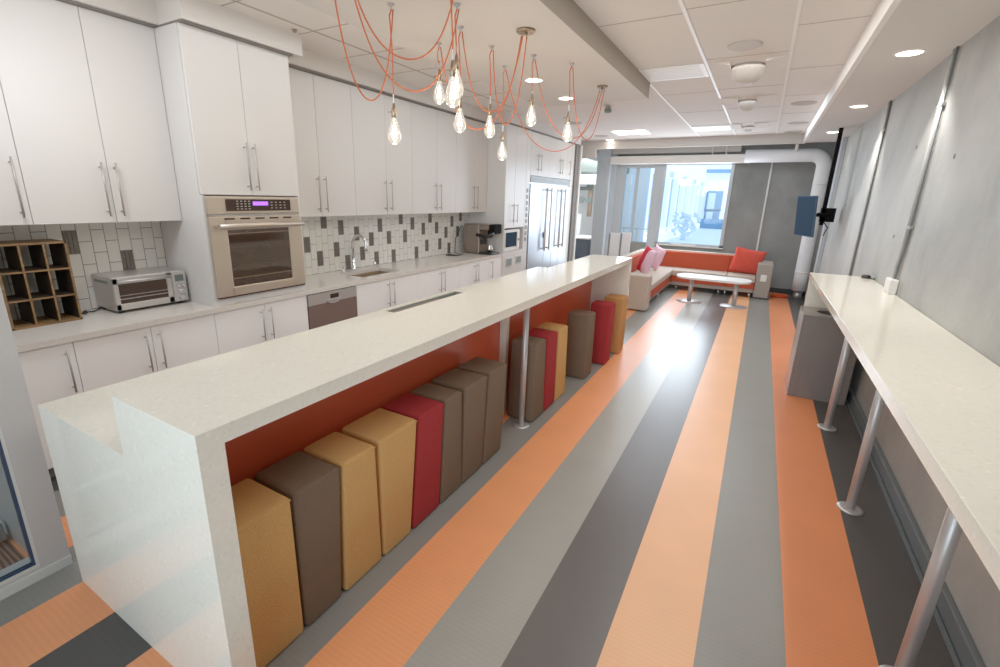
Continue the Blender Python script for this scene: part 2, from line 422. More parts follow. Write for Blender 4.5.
# ------------------------------------------------------------------ ceiling
g = G()
g.box(-9, 0.46, 0.5-2.7, 10.3, ZC, ZC+0.1)
struct('ceiling', g, M['ceil'], 'suspended ceiling of large off-white tiles', 'ceiling')
g = G(); g.box(-7, 0.46, YB-1.4, YB, ZC, ZC+0.1); struct('ceiling', g, M['ceil'], 'white ceiling strip behind the viewpoint', 'ceiling')
g = G(); g.box(-9, -3.4, 10.3, 14.6, 3.1, 3.2); g.box(-3.4, XW+0.15, 10.3, 11.2, 3.1, 3.2); struct('ceiling', g, M['duct'], 'dark structural slab above the window zone', 'ceiling')
g = G(); g.box(-2.5, -1.25, YB, 5.55, ZL, ZC); g.mat(1)
for fx in (-1.25,): g.box(fx-0.001, fx+0.004, YB, 5.55, ZL+0.002, ZC)
struct('ceiling_cloud', g, [M['ceilw'], M['fascia']], 'dropped white gypsum panel above the island', 'ceiling panel')
g = G(); g.box(0.46, XW, YB, 10.3, ZL, ZC+0.1); struct('ceiling_soffit', g, M['ceilw'], 'dropped white soffit along the right concrete wall', 'soffit')
g = G(); g.box(0.425, 0.46, YB, 10.3, ZL-0.004, ZC); struct('trim_5', g, M['tbar'], 'pale trim edge of the right soffit', 'trim')
g = G(); g.box(-3.3, 0.46, 10.3, 10.36, 2.78, 3.1); struct('trim_6', g, M['ceilw'], 'white fascia closing the tiled ceiling before the window', 'trim')
g = G(); g.box(-3.1, -0.36, 10.72, 10.92, 2.50, 2.66, 0.01); struct('trim_7', g, M['tbar'], 'white blind box above the far window', 'trim')
g = G(); g.box(-8.0, -3.3, 10.3, 10.36, 2.6, 3.1); struct('trim_8', g, M['ceilw'], 'white bulkhead above the office opening', 'trim')
# T-bars and seams
g = G()
for x in (-0.65, 0.0): g.box(x-0.012, x+0.012, YB, 10.3, ZC-0.006, ZC)
g.box(-1.27, -1.25, 5.55, 10.3, ZC-0.006, ZC)
struct('trim_9', g, M['tbar'], 'white ceiling grid bars running toward the window', 'ceiling grid')
g = G()
for k in range(-2, 12):
    y = 4.27+0.635*2*k/2
    if k % 2 == 0: g.box(0.012, 0.42, y-0.004, y+0.004, ZC-0.002, ZC)
    if k % 2 == 0 and k != 0: g.box(-1.25, -0.66, y+0.7-0.004, y+0.7+0.004, ZC-0.002, ZC)
    if k % 2 == 1: g.box(-0.64, -0.012, y-0.004, y+0.004, ZC-0.002, ZC)
g.box(-3.26, -3.24, 0.6, 6.4, ZC-0.003, ZC)
for k in range(6):
    y = 2.205+0.635*k
    g.box(-3.6, -2.6, y-0.005, y+0.005, ZC-0.003, ZC)
struct('trim_10', g, M['seam'], 'fine joints between the ceiling tiles', 'ceiling joint')
# soffit over kitchen cabinets
g = G(); g.box(XL, -3.42, 1.93, 2.86, 2.795, ZC); g.box(XL, -3.70, 0.58, 1.93, 2.795, ZC); g.box(XL, -3.70, 2.86, 6.5, 2.80, ZC); g.box(XL, -3.40, 6.5, 9.6, 2.80, ZC)
struct('ceiling_bulkhead', g, M['ceilw'], 'white bulkhead above the kitchen wall cabinets', 'bulkhead')
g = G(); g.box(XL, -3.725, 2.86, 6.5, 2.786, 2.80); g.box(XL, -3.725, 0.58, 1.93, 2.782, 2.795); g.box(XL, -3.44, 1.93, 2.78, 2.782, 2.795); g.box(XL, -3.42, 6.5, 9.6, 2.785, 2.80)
struct('trim_11', g, M['gap'], 'dark shadow gap between wall cabinets and bulkhead', 'trim')

# ------------------------------------------------------------------ handles
def bar_handle(x, y, z0, z1, parent, r=0.0055, out=0.038, mat='nickel'):
    g = G(); g.tube([(x+out, y, z0), (x+out, y, z1)], r, 10)
    for z in (z0+0.03, z1-0.03): g.tube([(x, y, z), (x+out, y, z)], r*0.9, 8)
    return g.put('handle', M[mat], parent)
def door_leaf(x, y0, y1, z0, z1, parent, hy=None, hz=None, t=0.02, name='door', mat='cab'):
    if z1 < 0.9: mat = 'basecab'
    g = G(); g.box(x-t, x, y0+0.0018, y1-0.0018, z0+0.002, z1-0.002, 0.0015, 1)
    d = g.put(name, M[mat], parent)
    if hy is not None: bar_handle(x, hy, hz[0], hz[1], d)
    return d

# ------------------------------------------------------------------ wall cabinets
def wall_cabinet(y0, y1, seams, handles, label, z0=1.505, z1=2.785, x=-3.77, hz=(1.55,1.89), group='white wall cabinets'):
    t = thing('wall_cabinet', ((XL+x)/2, (y0+y1)/2, z0), label, 'cabinet', group)
    g = G(); g.box(XL+0.002, x-0.022, y0+0.001, y1-0.001, z0, z1); g.put('carcass', M['cabshade'], t)
    ys = [y0]+seams+[y1]
    for a, b_, h in zip(ys, ys[1:], handles): door_leaf(x, a, b_, z0, z1, t, h, hz)
    return t
wall_cabinet(0.60, 1.083, [], [1.040], 'white wall cabinet door at the left edge above the bottle cubby')
wall_cabinet(1.083, 1.93, [1.512], [1.467, 1.547], 'tall white wall cabinet pair directly above the toaster oven')
wall_cabinet(2.775, 3.71, [3.25], [3.205, 3.295], 'white wall cabinet pair next to the wall oven, above the dishwasher')
wall_cabinet(3.71, 4.66, [4.20], [4.155, 4.25], 'white wall cabinet pair above the right side of the sink')
wall_cabinet(4.66, 5.62, [5.17], [5.12, 5.22], 'white wall cabinet pair third along from the wall oven')
wall_cabinet(5.62, 6.49, [6.11], [6.06, 6.16], 'white wall cabinet pair above the coffee machine')

# ------------------------------------------------------------------ oven tower
X3 = -3.48
t = thing('oven_cabinet', (-3.8, 2.35, 0.88), 'tall white cabinet housing the wall oven', 'cabinet')
g = G(); g.box(XL+0.02, X3-0.022, 1.932, 1.952, 0.878, 2.785); g.box(X3-0.022, X3, 1.932, 1.952, 0.878, 1.698); g.put('side_panel', M['cab'], t)
g = G(); g.box(XL+0.02, X3-0.022, 2.748, 2.768, 0.878, 2.785); g.box(X3-0.022, X3-0.001, 2.748, 2.768, 0.878, 1.698); g.put('side_panel', M['cab'], t)
g = G(); g.box(XL+0.02, X3-0.022, 1.953, 2.747, 1.70, 2.785); g.put('carcass', M['cabshade'], t)
g = G(); g.box(XL+0.02, X3-0.001, 1.953, 2.747, 0.878, 0.935); g.put('bottom_rail', M['cab'], t)
door_leaf(X3, 1.934, 2.335, 1.70, 2.785, t, 2.298, (1.738, 2.082)); door_leaf(X3, 2.335, 2.766, 1.70, 2.785, t, 2.370, (1.738, 2.082))
# wall oven
ov = thing('wall_oven', (-3.6, 2.35, 0.94), 'stainless steel built-in wall oven with dark glass door', 'oven')
g = G(); g.box(-4.0, X3+0.004, 1.957, 2.743, 0.938, 1.692); g.put('body', M['steel'], ov)
g = G(); g.box(X3+0.004, X3+0.03, 1.945, 2.735, 1.563, 1.69, 0.006); cp = g.put('control_panel', M['warmsteel'], ov)
g = G(); g.box(X3+0.03, X3+0.0365, 2.085, 2.64, 1.585, 1.672); cg = g.put('control_glass', M['darkbrown'], cp)
g = G(); g.box(X3+0.037, X3+0.039, 2.30, 2.43, 1.626, 1.655); g.put('display', M['display'], cg)
g = G()
for i in range(4):
    for j in range(4):
        g = G(); g.box(X3+0.037, X3+0.0385, 2.165+i*0.032, 2.181+i*0.032, 1.597+j*0.019, 1.603+j*0.019); g.put('button', M['nickel'], cp)
    for j in range(3):
        g = G(); g.box(X3+0.037, X3+0.0385, 2.455+i*0.04, 2.471+i*0.04, 1.603+j*0.022, 1.609+j*0.022); g.put('button', M['nickel'], cp)
g = G()   # door frame around glass
xa, xb = X3+0.004, X3+0.034
g.box(xa, xb, 1.945, 2.075, 0.945, 1.545, 0.005); g.box(xa, xb, 2.605, 2.735, 0.945, 1.545, 0.005); g.box(xa, xb, 2.06, 2.62, 0.945, 1.015, 0.005); g.box(xa, xb, 2.06, 2.62, 1.445, 1.545, 0.005)
od = g.put('door', M['warmsteel'], ov)
g = G(); g.box(xa, xb-0.006, 2.07, 2.61, 1.01, 1.45); g.put('door_glass', M['ovenglass'], od)
for za, zb_ in ((1.075,1.081),(1.415,1.420)):
    g = G(); g.box(xb-0.006, xb-0.004, 2.08, 2.60, za, zb_); g.put('rack_line', M['brass'], od)
g = G(); g.tube([(xb+0.045, 1.99, 1.478), (xb+0.045, 2.72, 1.478)], 0.019, 14)
for y in (2.03, 2.68): g.tube([(xb, y, 1.478), (xb+0.045, y, 1.478)], 0.012, 8)
g.put('handle', M['warmsteel'], od)
g = G()
for k in range(5):
    g = G(); g.box(xb, xb+0.002, 2.06+k*0.125, 2.14+k*0.125, 1.522, 1.534); g.put('vent_slot', M['darkbrown'], od)
g = G(); g.box(X3+0.002, X3+0.028, 1.95, 2.73, 0.935, 0.945); g.put('bottom_trim', M['darkbrown'], ov)

# ------------------------------------------------------------------ base cabinets & counter
XB = -3.47
def base_cabinet(y0, y1, seams, handles, label):
    t = thing('base_cabinet', (-3.8, (y0+y1)/2, 0), label, 'cabinet', 'white base cabinets')
    g = G(); g.box(XL+0.002, XB-0.022, y0+0.001, y1-0.001, 0.09, 0.68 if 'sink' in label else 0.836); g.put('carcass', M['cabshade'], t)
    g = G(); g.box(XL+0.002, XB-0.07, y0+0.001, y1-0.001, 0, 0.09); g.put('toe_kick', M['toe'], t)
    ys = [y0]+seams+[y1]
    for a, b_, h in zip(ys, ys[1:], handles): door_leaf(XB, a, b_, 0.09, 0.834, t, h, (0.53, 0.80))
    return t
base_cabinet(0.60, 1.05, [], [1.005], 'white base cabinet below the wooden bottle cubby')
base_cabinet(1.05, 1.905, [1.47], [1.425, 1.510], 'white base cabinet pair below the toaster oven')
base_cabinet(1.905, 2.748, [2.322], [2.278, 2.360], 'white base cabinet pair below the wall oven')
base_cabinet(3.36, 4.36, [3.86], [3.82, 3.90], 'white base cabinet pair below the kitchen sink')
base_cabinet(4.36, 5.28, [4.84], [4.80, 4.88], 'white base cabinet pair second to the right of the dishwasher')
base_cabinet(5.28, 6.49, [5.69, 6.1], [5.65, 5.73, 6.14], 'white base cabinet trio at the far end below the coffee machine')
# countertop with sink hole
t = thing('kitchen_countertop', (-3.78, 3.5, 0.84), 'pale quartz kitchen countertop along the tiled wall', 'countertop')
SX0, SX1, SY0, SY1 = -3.93, -3.57, 3.56, 4.19
g = G()
g.box(XL+0.002, -3.45, 0.58, SY0, 0.838, 0.877); g.box(XL+0.002, -3.45, SY1, 6.49, 0.838, 0.877)
g.box(XL+0.002, SX0, SY0, SY1, 0.838, 0.877); g.box(SX1, -3.45, SY0, SY1, 0.838, 0.877)
g.put('slab', M['quartz2'], t)
# sink
g = G()
th = 0.006; zb = 0.70
g.box(SX0-th, SX0, SY0-th, SY1+th, zb, 0.838); g.box(SX1, SX1+th, SY0-th, SY1+th, zb, 0.838)
g.box(SX0, SX1, SY0-th, SY0, zb, 0.838); g.box(SX0, SX1, SY1, SY1+th, zb, 0.838)
g.box(SX0, SX1, SY0, SY1, zb-th, zb)
sk = thing('kitchen_sink', (-3.75, 3.87, 0.70), 'stainless undermount sink set into the kitchen countertop', 'sink')
g.put('basin', M['basin'], sk)
g = G(); g.lathe((-3.75, 3.87, zb), [(0.045,0),(0.045,0.004),(0.03,0.005)], 20); g.put('drain', M['chrome'], sk)
# faucet
fc = thing('kitchen_faucet', (-4.0, 3.85, 0.877), 'chrome gooseneck faucet behind the kitchen sink', 'faucet')
g = G(); g.lathe((-4.0, 3.85, 0.877), [(0.028,0),(0.028,0.02),(0.02,0.03),(0.018,0.14),(0.013,0.15)], 20); g.put('base', M['chrome'], fc)
g = G(); pts = [(-4.0, 3.85, 1.02), (-4.0, 3.85, 1.18)]
for k in range(1, 13):
    a = PI - PI*1.08*k/12
    pts.append((-3.895+0.105*math.cos(a), 3.85, 1.175+0.105*math.sin(a)))
pts.append((pts[-1][0]+0.004, 3.85, pts[-1][2]-0.035))
g.tube(pts, [0.016]*(len(pts)-2)+[0.018, 0.018], 14); g.put('spout', M['chrome'], fc)
g = G(); g.tube([(-3.985, 3.875, 0.99), (-3.97, 3.935, 1.03)], 0.006, 8); g.put('lever', M['chrome'], fc)
g = G(); g.lathe((-3.99, 3.68, 0.877), [(0.02,0),(0.02,0.012),(0.009,0.02),(0.009,0.06),(0.014,0.062),(0.014,0.072)], 16)
g.tube([(-3.99,3.68,0.944),(-3.94,3.68,0.944)], 0.005, 8)
tag(g.put('soap_dispenser', M['chrome']), 'small chrome soap pump left of the kitchen faucet', 'soap dispenser')
g = G(); g.lathe((-3.97, 4.16, 0.877), [(0.018,0),(0.018,0.05),(0.012,0.07),(0.006,0.075)], 16)
tag(g.put('air_gap_cap', M['chrome']), 'short chrome sink cap right of the kitchen faucet', 'sink cap')
# dishwasher
dw = thing('dishwasher', (-3.8, 3.055, 0), 'stainless dishwasher between the white base cabinets', 'dishwasher')
g = G(); g.box(XL+0.01, XB-0.02, 2.752, 3.356, 0.09, 0.832); g.box(XL+0.01, XB-0.08, 2.752, 3.356, 0, 0.09); g.put('body', M['black'], dw)
g = G(); g.box(XB-0.02, XB+0.006, 2.757, 3.352, 0.09, 0.722, 0.003); g.put('door', M['dwpanel'], dw)
g = G(); g.box(XB-0.02, XB+0.010, 2.757, 3.352, 0.724, 0.826, 0.003); cp = g.put('control_panel', M['steel'], dw)
g = G(); g.box(XB+0.010, XB+0.012, 3.01, 3.115, 0.757, 0.80); g.put('display', M['darkbrown'], cp)
g = G(); g.prism([(2.96,0.745),(3.14,0.745),(3.13,0.73),(3.10,0.715),(3.05,0.707),(3.0,0.715),(2.97,0.73)], 'x', XB+0.008, XB+0.02); g.put('handle', M['chrome'], cp)

# backsplash tiles
g = G(); x0 = XL+0.001
g.box(x0, x0+0.010, 0.58, 6.49, 0.877, 1.505)
ins = {}
for k, zc in ((3,1.44),(6,1.36),(0,1.2),(2,1.04),(5,1.12),(7,0.96),(9,1.28),(12,1.2),(10,1.04),(13,0.96),(14,1.36),(16,1.2),(17,0.96),(19,1.44),(22,1.36),(25,1.28),(20,1.2),(27,1.44),(29,1.28),(32,1.2),(34,1.36),(37,1.44),(36,1.2),(26,1.04),(30,1.04),(33,0.96),(23,0.96)):
    ins.setdefault(k, []).append(zc)
insN = {0: [1.2], -4: [1.36]}
def tiles(yc0, par0, kmin, kmax, table, ylo, yhi):
    for k in range(kmin, kmax+1):
        yc = yc0+0.0795*k; a, b_ = max(ylo, yc-0.0375), min(yhi, yc+0.0375)
        if b_-a < 0.008: continue
        off = 0.08 if k % 2 else 0.0
        for j in range(-1, 6):
            zc = 0.88+off+0.16*j
            z0, z1 = max(0.879, zc-0.0775), min(1.503, zc+0.0775)
            if z1-z0 < 0.01: continue
            dark = any(abs(zc-q) < 0.05 for q in table.get(k, []))
            g.mi = 2 if dark else 1
            if dark:
                for s0, s1 in ((0, .3), (.34, .62), (.66, 1)):
                    zm = z0+(z1-z0)*random.uniform(.3, .7)
                    g.mi = 2
                    g.box(x0+0.008, x0+0.017, a+(b_-a)*s0, a+(b_-a)*s1, z0, zm-0.002)
                    g.box(x0+0.008, x0+0.016, a+(b_-a)*s0, a+(b_-a)*s1, zm, z1)
            else:
                g.box(x0+0.008, x0+0.016, a, b_, z0, z1)
# first field (left of the oven tower) and second field
tiles(1.67, 0, -14, 4, insN, 0.6, 1.93)
tiles(3.31, 0, -8, 41, ins, 2.77, 6.485)
for v in g.bm.verts: pass
bs = g.put('tile_backsplash', [M['grout'], M['tile'], M['tiledark']])
tag(bs, 'white vertical tile backsplash with scattered dark mosaic tiles', 'backsplash')

# ------------------------------------------------------------------ toaster oven
to = thing('toaster_oven', (-4.0, 1.65, 0.877), 'brushed steel toaster oven with glass door on the counter', 'toaster oven')
ty0, ty1, tx0, tx1 = 1.42, 1.905, -4.10, -3.80
g = G(); g.box(tx0, tx1, ty0, ty1, 0.895, 1.135, 0.012); g.put('body', M['steel'], to)
g = G(); g.box(tx1, tx1+0.012, ty0+0.005, 1.80, 0.90, 0.945, 0.003); g.box(tx1, tx1+0.012, ty0+0.005, 1.80, 1.085, 1.128, 0.003)
g.box(tx1, tx1+0.012, ty0+0.005, 1.455, 0.90, 1.128, 0.003); g.box(tx1, tx1+0.012, 1.765, 1.80, 0.90, 1.128, 0.003)
d = g.put('door', M['steel'], to)
g = G(); g.box(tx1, tx1+0.006, 1.45, 1.77, 0.94, 1.09); g.put('glass', M['ovenglass'], d)
g = G(); g.box(tx1+0.006, tx1+0.008, 1.455, 1.765, 0.975, 0.981); g.box(tx1+0.006, tx1+0.008, 1.455, 1.765, 1.0, 1.004); g.put('rack', M['chrome'], d)
g = G(); g.tube([(tx1+0.04, 1.44, 1.105), (tx1+0.04, 1.79, 1.105)], 0.010, 12)
for y in (1.455, 1.775): g.tube([(tx1+0.008, y, 1.105), (tx1+0.04, y, 1.105)], 0.007, 8)
g.put('handle', M['steel'], d)
g = G(); g.box(tx1, tx1+0.010, 1.803, ty1-0.003, 0.90, 1.128, 0.003); cp = g.put('control_panel', M['steel'], to)
g = G(); g.box(tx1+0.010, tx1+0.012, 1.825, 1.885, 1.055, 1.105); g.put('display', M['lcd'], cp)
for z, rr, y in ((1.02,0.012,1.838),(1.02,0.010,1.872),(0.98,0.018,1.855),(0.93,0.018,1.855)):
    g = G(); g.lathe((tx1+0.010, y, z), [(rr,0),(rr,0.016),(rr*0.8,0.02)], 18, 'x'); g.put('knob', M['chrome'], cp)
for x in (tx0+0.04, tx1-0.03):
    for y in (ty0+0.04, ty1-0.04):
        g = G(); g.lathe((x, y, 0.877), [(0.012,0),(0.014,0.02)], 12); g.put('foot', M['black'], to)
g = G(); g.box(tx0+0.05, tx1-0.05, ty0-0.001, ty0+0.004, 1.085, 1.105); g.put('side_vent', M['duct'], to)
g = G(); pts = [(-4.05,1.44,0.895),(-4.03,1.40,0.884),(-3.99,1.36,0.884),(-4.02,1.31,0.884),(-4.06,1.34,0.884),(-4.0,1.33,0.886),(-3.97,1.30,0.884),(-4.01,1.27,0.884),(-4.09,1.30,0.9)]
g.tube(pts, 0.005, 8); tag(g.put('power_cord', M['black']), 'black power cord coiled beside the toaster oven', 'cord')
# bottle cubby
cb = thing('bottle_cubby', (-3.95, 1.07, 0.877), 'dark wooden nine-hole bottle cubby on the counter at left', 'rack')
cy0, cy1, cz0, cz1, cx0, cx1 = 0.892, 1.238, 0.879, 1.395, -4.08, -3.83
g = G(); th = 0.011
g.box(cx0, cx1, cy0, cy0+th, cz0, cz1); g.box(cx0, cx1, cy1-th, cy1, cz0, cz1); g.box(cx0, cx1, cy0, cy1, cz0, cz0+th); g.box(cx0, cx1, cy0, cy1, cz1-th, cz1)
g.put('frame', M['winerack'], cb)
W_, H_ = (cy1-cy0)/3, (cz1-cz0)/3
for k in (1, 2):
    g = G(); g.box(cx0+0.004, cx1-0.006, cy0+th, cy1-th, cz0+H_*k-0.004, cz0+H_*k+0.004); p = g.put('shelf', M['wooddark'], cb)
    g = G(); g.box(cx1-0.006, cx1-0.001, cy0+th, cy1-th, cz0+H_*k-0.005, cz0+H_*k+0.005); g.put('edging', M['winerack'], p)
    g = G(); g.box(cx0+0.004, cx1-0.006, cy0+W_*k-0.004, cy0+W_*k+0.004, cz0+th, cz1-th); p = g.put('divider', M['wooddark'], cb)
    g = G(); g.box(cx1-0.006, cx1-0.002, cy0+W_*k-0.005, cy0+W_*k+0.005, cz0+th, cz1-th); g.put('edging', M['winerack'], p)
g = G(); g.box(cx0+0.004, cx1-0.008, cy1-th-0.004, cy1-th-0.0005, cz0+th, cz1-th); g.put('lining', M['wooddark'], cb)

# ------------------------------------------------------------------ coffee machine
cm = thing('coffee_machine', (-3.75, 6.3, 0.877), 'steel and black espresso machine at far end of the counter', 'coffee machine')
g = G(); g.box(-3.98, -3.70, 6.16, 6.42, 0.885, 1.33, 0.012); g.put('body', M['machine'], cm)
g = G(); g.box(-3.70, -3.50, 6.17, 6.41, 1.245, 1.33, 0.012); g.put('head', M['machine'], cm)
g = G(); g.box(-3.54, -3.44, 6.16, 6.41, 1.19, 1.335, 0.02); g.put('front_panel', M['blackmatte'], cm)
g = G(); g.lathe((-3.58, 6.29, 1.13), [(0.035,0),(0.04,0.03),(0.04,0.11)], 18); g.put('group_head', M['black'], cm)
g = G(); g.tube([(-3.74, 6.15, 1.17), (-3.58, 6.15, 1.14), (-3.44, 6.15, 1.20)], 0.026, 10); g.put('portafilter', M['black'], cm)
g = G(); g.box(-3.70, -3.47, 6.16, 6.42, 0.88, 0.905, 0.006); g.put('drip_tray', M['black'], cm)
g = G(); g.lathe((-3.58, 6.29, 0.906), [(0.03,0),(0.045,0.03),(0.045,0.07),(0.03,0.10),(0.034,0.11)], 18); tag(g.put('glass_jug', M['chrome']), 'small jug standing on the coffee machine tray', 'jug')
g = G(); g.box(-3.70, -3.69, 6.2, 6.38, 1.02, 1.1); g.put('badge_plate', M['black'], cm)
g = G(); g.tube([(-4.0,6.12,1.3),(-4.08,6.08,1.1),(-4.07,6.05,0.89),(-3.95,5.95,0.884),(-3.85,5.9,0.884),(-3.9,6.02,0.884),(-3.98,6.12,0.89)], 0.006, 8)
tag(g.put('power_cord', M['black']), 'black cord on the counter beside the coffee machine', 'cord')
g = G(); g.box(-3.99,-3.97,5.68,5.82,0.878,0.892,0.003); g.box(-3.97,-3.82,5.70,5.82,0.878,0.886,0.002)
tag(g.put('black_tray', M['black']), 'small black tray on the counter left of the coffee machine', 'tray')

# ------------------------------------------------------------------ pantry tower & refrigerator
XP = -3.45
pt = thing('pantry_cabinet', (-3.8, 6.95, 0), 'tall white pantry cabinet holding the microwave', 'cabinet')
g = G(); g.box(XL+0.002, XP, 6.492, 6.512, 0, 2.785); g.put('side_panel', M['cab'], pt)
g = G(); g.box(XL+0.002, XP-0.022, 6.513, 7.36, 1.262, 2.785); g.put('carcass', M['cabshade'], pt)
g = G(); g.box(XL+0.002, XP-0.002, 6.513, 7.36, 0.0, 0.895); g.put('lower_carcass', M['cab'], pt)
g = G(); g.box(XL+0.002, XL+0.02, 6.513, 7.20, 0.895, 1.262); g.box(XL+0.02, XP-0.002, 7.20, 7.36, 0.895, 1.262); g.put('niche', M['cabshade'], pt)
door_leaf(XP, 6.512, 6.81, 1.262, 2.785, pt, 6.745, (1.345, 1.64)); door_leaf(XP, 6.81, 7.20, 1.262, 2.785, pt, 6.875, (1.345, 1.64))
g = G()
for k in range(9):
    g = G(); g.box(XP-0.002, XP+0.004, 7.245, 7.315, 1.02+k*0.10, 1.085+k*0.10, 0.003); g.put('vent_slot', M['duct'], pt)
g = G(); g.box(XP-0.02, XP-0.001, 7.205, 7.36, 1.262, 2.785); g.put('filler_panel', M['cab'], pt)
for y0, y1, z0, z1 in ((6.595,6.80,0.645,0.79),(6.94,7.15,0.66,0.80)):
    g = G(); g.box(XP-0.002, XP+0.006, y0, y1, z0, z1, 0.002); p = g.put('outlet_plate', M['steel'], pt)
    g = G(); g.box(XP+0.006, XP+0.008, y0+0.02, y1-0.02, z0+0.02, z1-0.02); g.put('flap', M['duct'], p)
mw = thing('microwave', (-3.7, 6.79, 0.90), 'white microwave in the niche of the tall pantry cabinet', 'microwave')
g = G(); g.box(-3.95, XP+0.0, 6.53, 7.05, 0.90, 1.235, 0.008); g.put('body', M['white'], mw)
g = G(); g.box(XP, XP+0.012, 6.56, 6.93, 0.965, 1.195, 0.004); g.put('window', M['screen'], mw)
g = G(); g.box(XP, XP+0.008, 6.96, 7.04, 0.93, 1.21, 0.003); p = g.put('control_panel', M['white'], mw)
g = G(); g.lathe((XP+0.008, 7.0, 1.07), [(0.02,0),(0.018,0.015)], 14, 'x'); g.put('knob', M['duct'], p)
# refrigerator
fr = thing('refrigerator', (-3.8, 8.3, 0), 'wide stainless steel refrigerator with tall bar handles', 'refrigerator')
g = G(); g.box(XL+0.002, XP-0.02, 7.375, 9.25, 0, 2.09); g.put('body', M['fridgesteel'], fr)
ds = [7.385, 8.075, 8.44, 8.80, 9.245]; hy = [7.99, 8.20, 8.70, 8.90]
for a, b_, h in zip(ds, ds[1:], hy):
    g = G(); g.box(XP-0.02, XP+0.01, a+0.003, b_-0.003, 0.12, 1.97, 0.004); d = g.put('door', M['fridgesteel'], fr)
    g = G(); g.tube([(XP+0.06, h, 0.8), (XP+0.06, h, 1.92)], 0.016, 12)
    for z in (0.84, 1.88): g.tube([(XP+0.01, h, z), (XP+0.06, h, z)], 0.012, 8)
    g.put('handle', M['white'], d)
g = G(); g.box(XP+0.01, XP+0.03, 8.02, 8.10, 1.03, 1.13); g.put('dispenser', M['duct'], fr)
g = G(); g.box(XP-0.02, XP+0.006, 7.385, 9.245, 1.99, 2.085); gr = g.put('top_grille', M['alum'], fr)
g = G()
for k in range(5): g.box(XP+0.006, XP+0.009, 7.39, 9.24, 2.0+0.017*k, 2.008+0.017*k)
g.put('louvres', M['duct'], gr)
t = thing('bridge_cabinet', (-3.8, 8.3, 2.10), 'white cabinet row bridging above the refrigerator', 'cabinet')
g = G(); g.box(XL+0.002, XP-0.022, 7.37, 9.255, 2.10, 2.785); g.put('carcass', M['cabshade'], t)
ys = [7.365, 7.66, 8.15, 8.62, 9.04, 9.255]; hs = [7.60, 7.72, 8.56, 8.68, 9.10]
ys = [7.365, 7.66, 8.62, 9.26]
door_leaf(XP, 7.365, 7.66, 2.10, 2.785, t, 7.60, (2.18, 2.46)); door_leaf(XP, 7.66, 8.14, 2.10, 2.785, t, 7.72, (2.18, 2.46))
door_leaf(XP, 8.14, 8.66, 2.10, 2.785, t, 8.61, (2.18, 2.46)); door_leaf(XP, 8.66, 9.05, 2.10, 2.785, t, 8.72, (2.18, 2.46)); door_leaf(XP, 9.05, 9.255, 2.10, 2.785, t, 9.12, (2.18, 2.46))
g = G(); g.box(XL+0.002, XP+0.0, 9.262, 9.42, 0, 2.785); g.put('side_panel', M['cab'], t)
g = G(); g.box(XL, XP+0.03, 9.425, 9.60, 0, 2.79); struct('wall_stub', g, M['gap'], 'dark grey wall end beyond the refrigerator', 'wall')
g = G(); g.box(XP+0.0, XP+0.06, 9.62, 9.70, 0, 2.79); struct('trim_12', g, M['trimw'], 'white jamb at the office opening', 'trim')

# ------------------------------------------------------------------ island
IX0, IX1, IXM, IY0, IY1 = -2.42, -1.23, -1.705, 0.58, 5.53
isl = thing('kitchen_island', (-1.83, 3.05, 0), 'long two-level island with cream quartz waterfall ends', 'island')
def lshape(y0, y1, name):
    g = G()
    g.prism([(IX0,0),(IX1,0),(IX1,1.093),(IXM,1.093),(IXM,0.877),(IX0,0.877)], 'y', y0, y1)
    g.put(name, M['quartz'], isl)
lshape(IY0, IY0+0.075, 'end_panel'); lshape(IY1-0.075, IY1, 'end_panel')
ya, yb = IY0+0.075, IY1-0.075
TX0, TY0, TY1 = -2.385, 2.58, 3.56
g = G()
g.box(IX0, TX0, ya, yb, 0.822, 0.877); g.box(TX0, IXM, ya, TY0, 0.822, 0.877); g.box(TX0, IXM, TY1, yb, 0.822, 0.877); g.box(-1.95, IXM, TY0, TY1, 0.822, 0.877)
g.put('lower_worktop', M['quartz'], isl)
g = G(); g.box(IXM, IX1, ya, yb, 1.038, 1.093); g.box(IXM, IXM+0.03, ya, yb, 0.82, 1.038); g.put('bar_top', M['quartz'], isl)
g = G(); g.box(IXM-0.02+0.022, IXM+0.012, ya, yb, 0.0, 0.82); 
g.box(IXM+0.0301, IXM+0.042, ya, yb, 0.02, 1.037); g.put('back_panel', M['red'], isl)
g = G(); g.box(IX0+0.02, IXM, ya, yb, 0.09, 0.69); g.put('carcass', M['cabshade'], isl)
g = G(); g.box(IX0+0.08, IXM, ya, yb, 0, 0.09); g.put('toe_kick', M['toe'], isl)
for k in range(8):
    a = ya+(yb-ya)*k/8; b_ = ya+(yb-ya)*(k+1)/8
    g = G(); g.box(IX0, IX0+0.02, a+0.002, b_-0.002, 0.09, 0.818, 0.0015, 1); d = g.put('door', M['cab'], isl)
    h = b_-0.045 if k % 2 == 0 else a+0.045
    gg = G(); gg.tube([(IX0-0.038, h, 0.52), (IX0-0.038, h, 0.79)], 0.0055, 8)
    for z in (0.55, 0.76): gg.tube([(IX0, h, z), (IX0-0.038, h, z)], 0.005, 8)
    gg.put('handle', M['nickel'], d)
for y in (3.12,):
    g = G(); g.box(IXM+0.043, -1.605, y, y+0.045, 0.0, 1.037); g.put('support_fin', M['quartz'], isl)
g = G(); g.tube([(-1.392, 3.02, 0.008), (-1.392, 3.02, 1.037)], 0.022, 16); p = g.put('post', M['satin'], isl)
g = G(); g.lathe((-1.392, 3.02, 0), [(0.065,0),(0.065,0.006),(0.05,0.01),(0.024,0.012)], 24); g.put('foot_plate', M['steel'], p)
tr = thing('trough_drain', (-2.17, 3.07, 0.72), 'narrow dark steel trough let into the island lower worktop', 'trough')
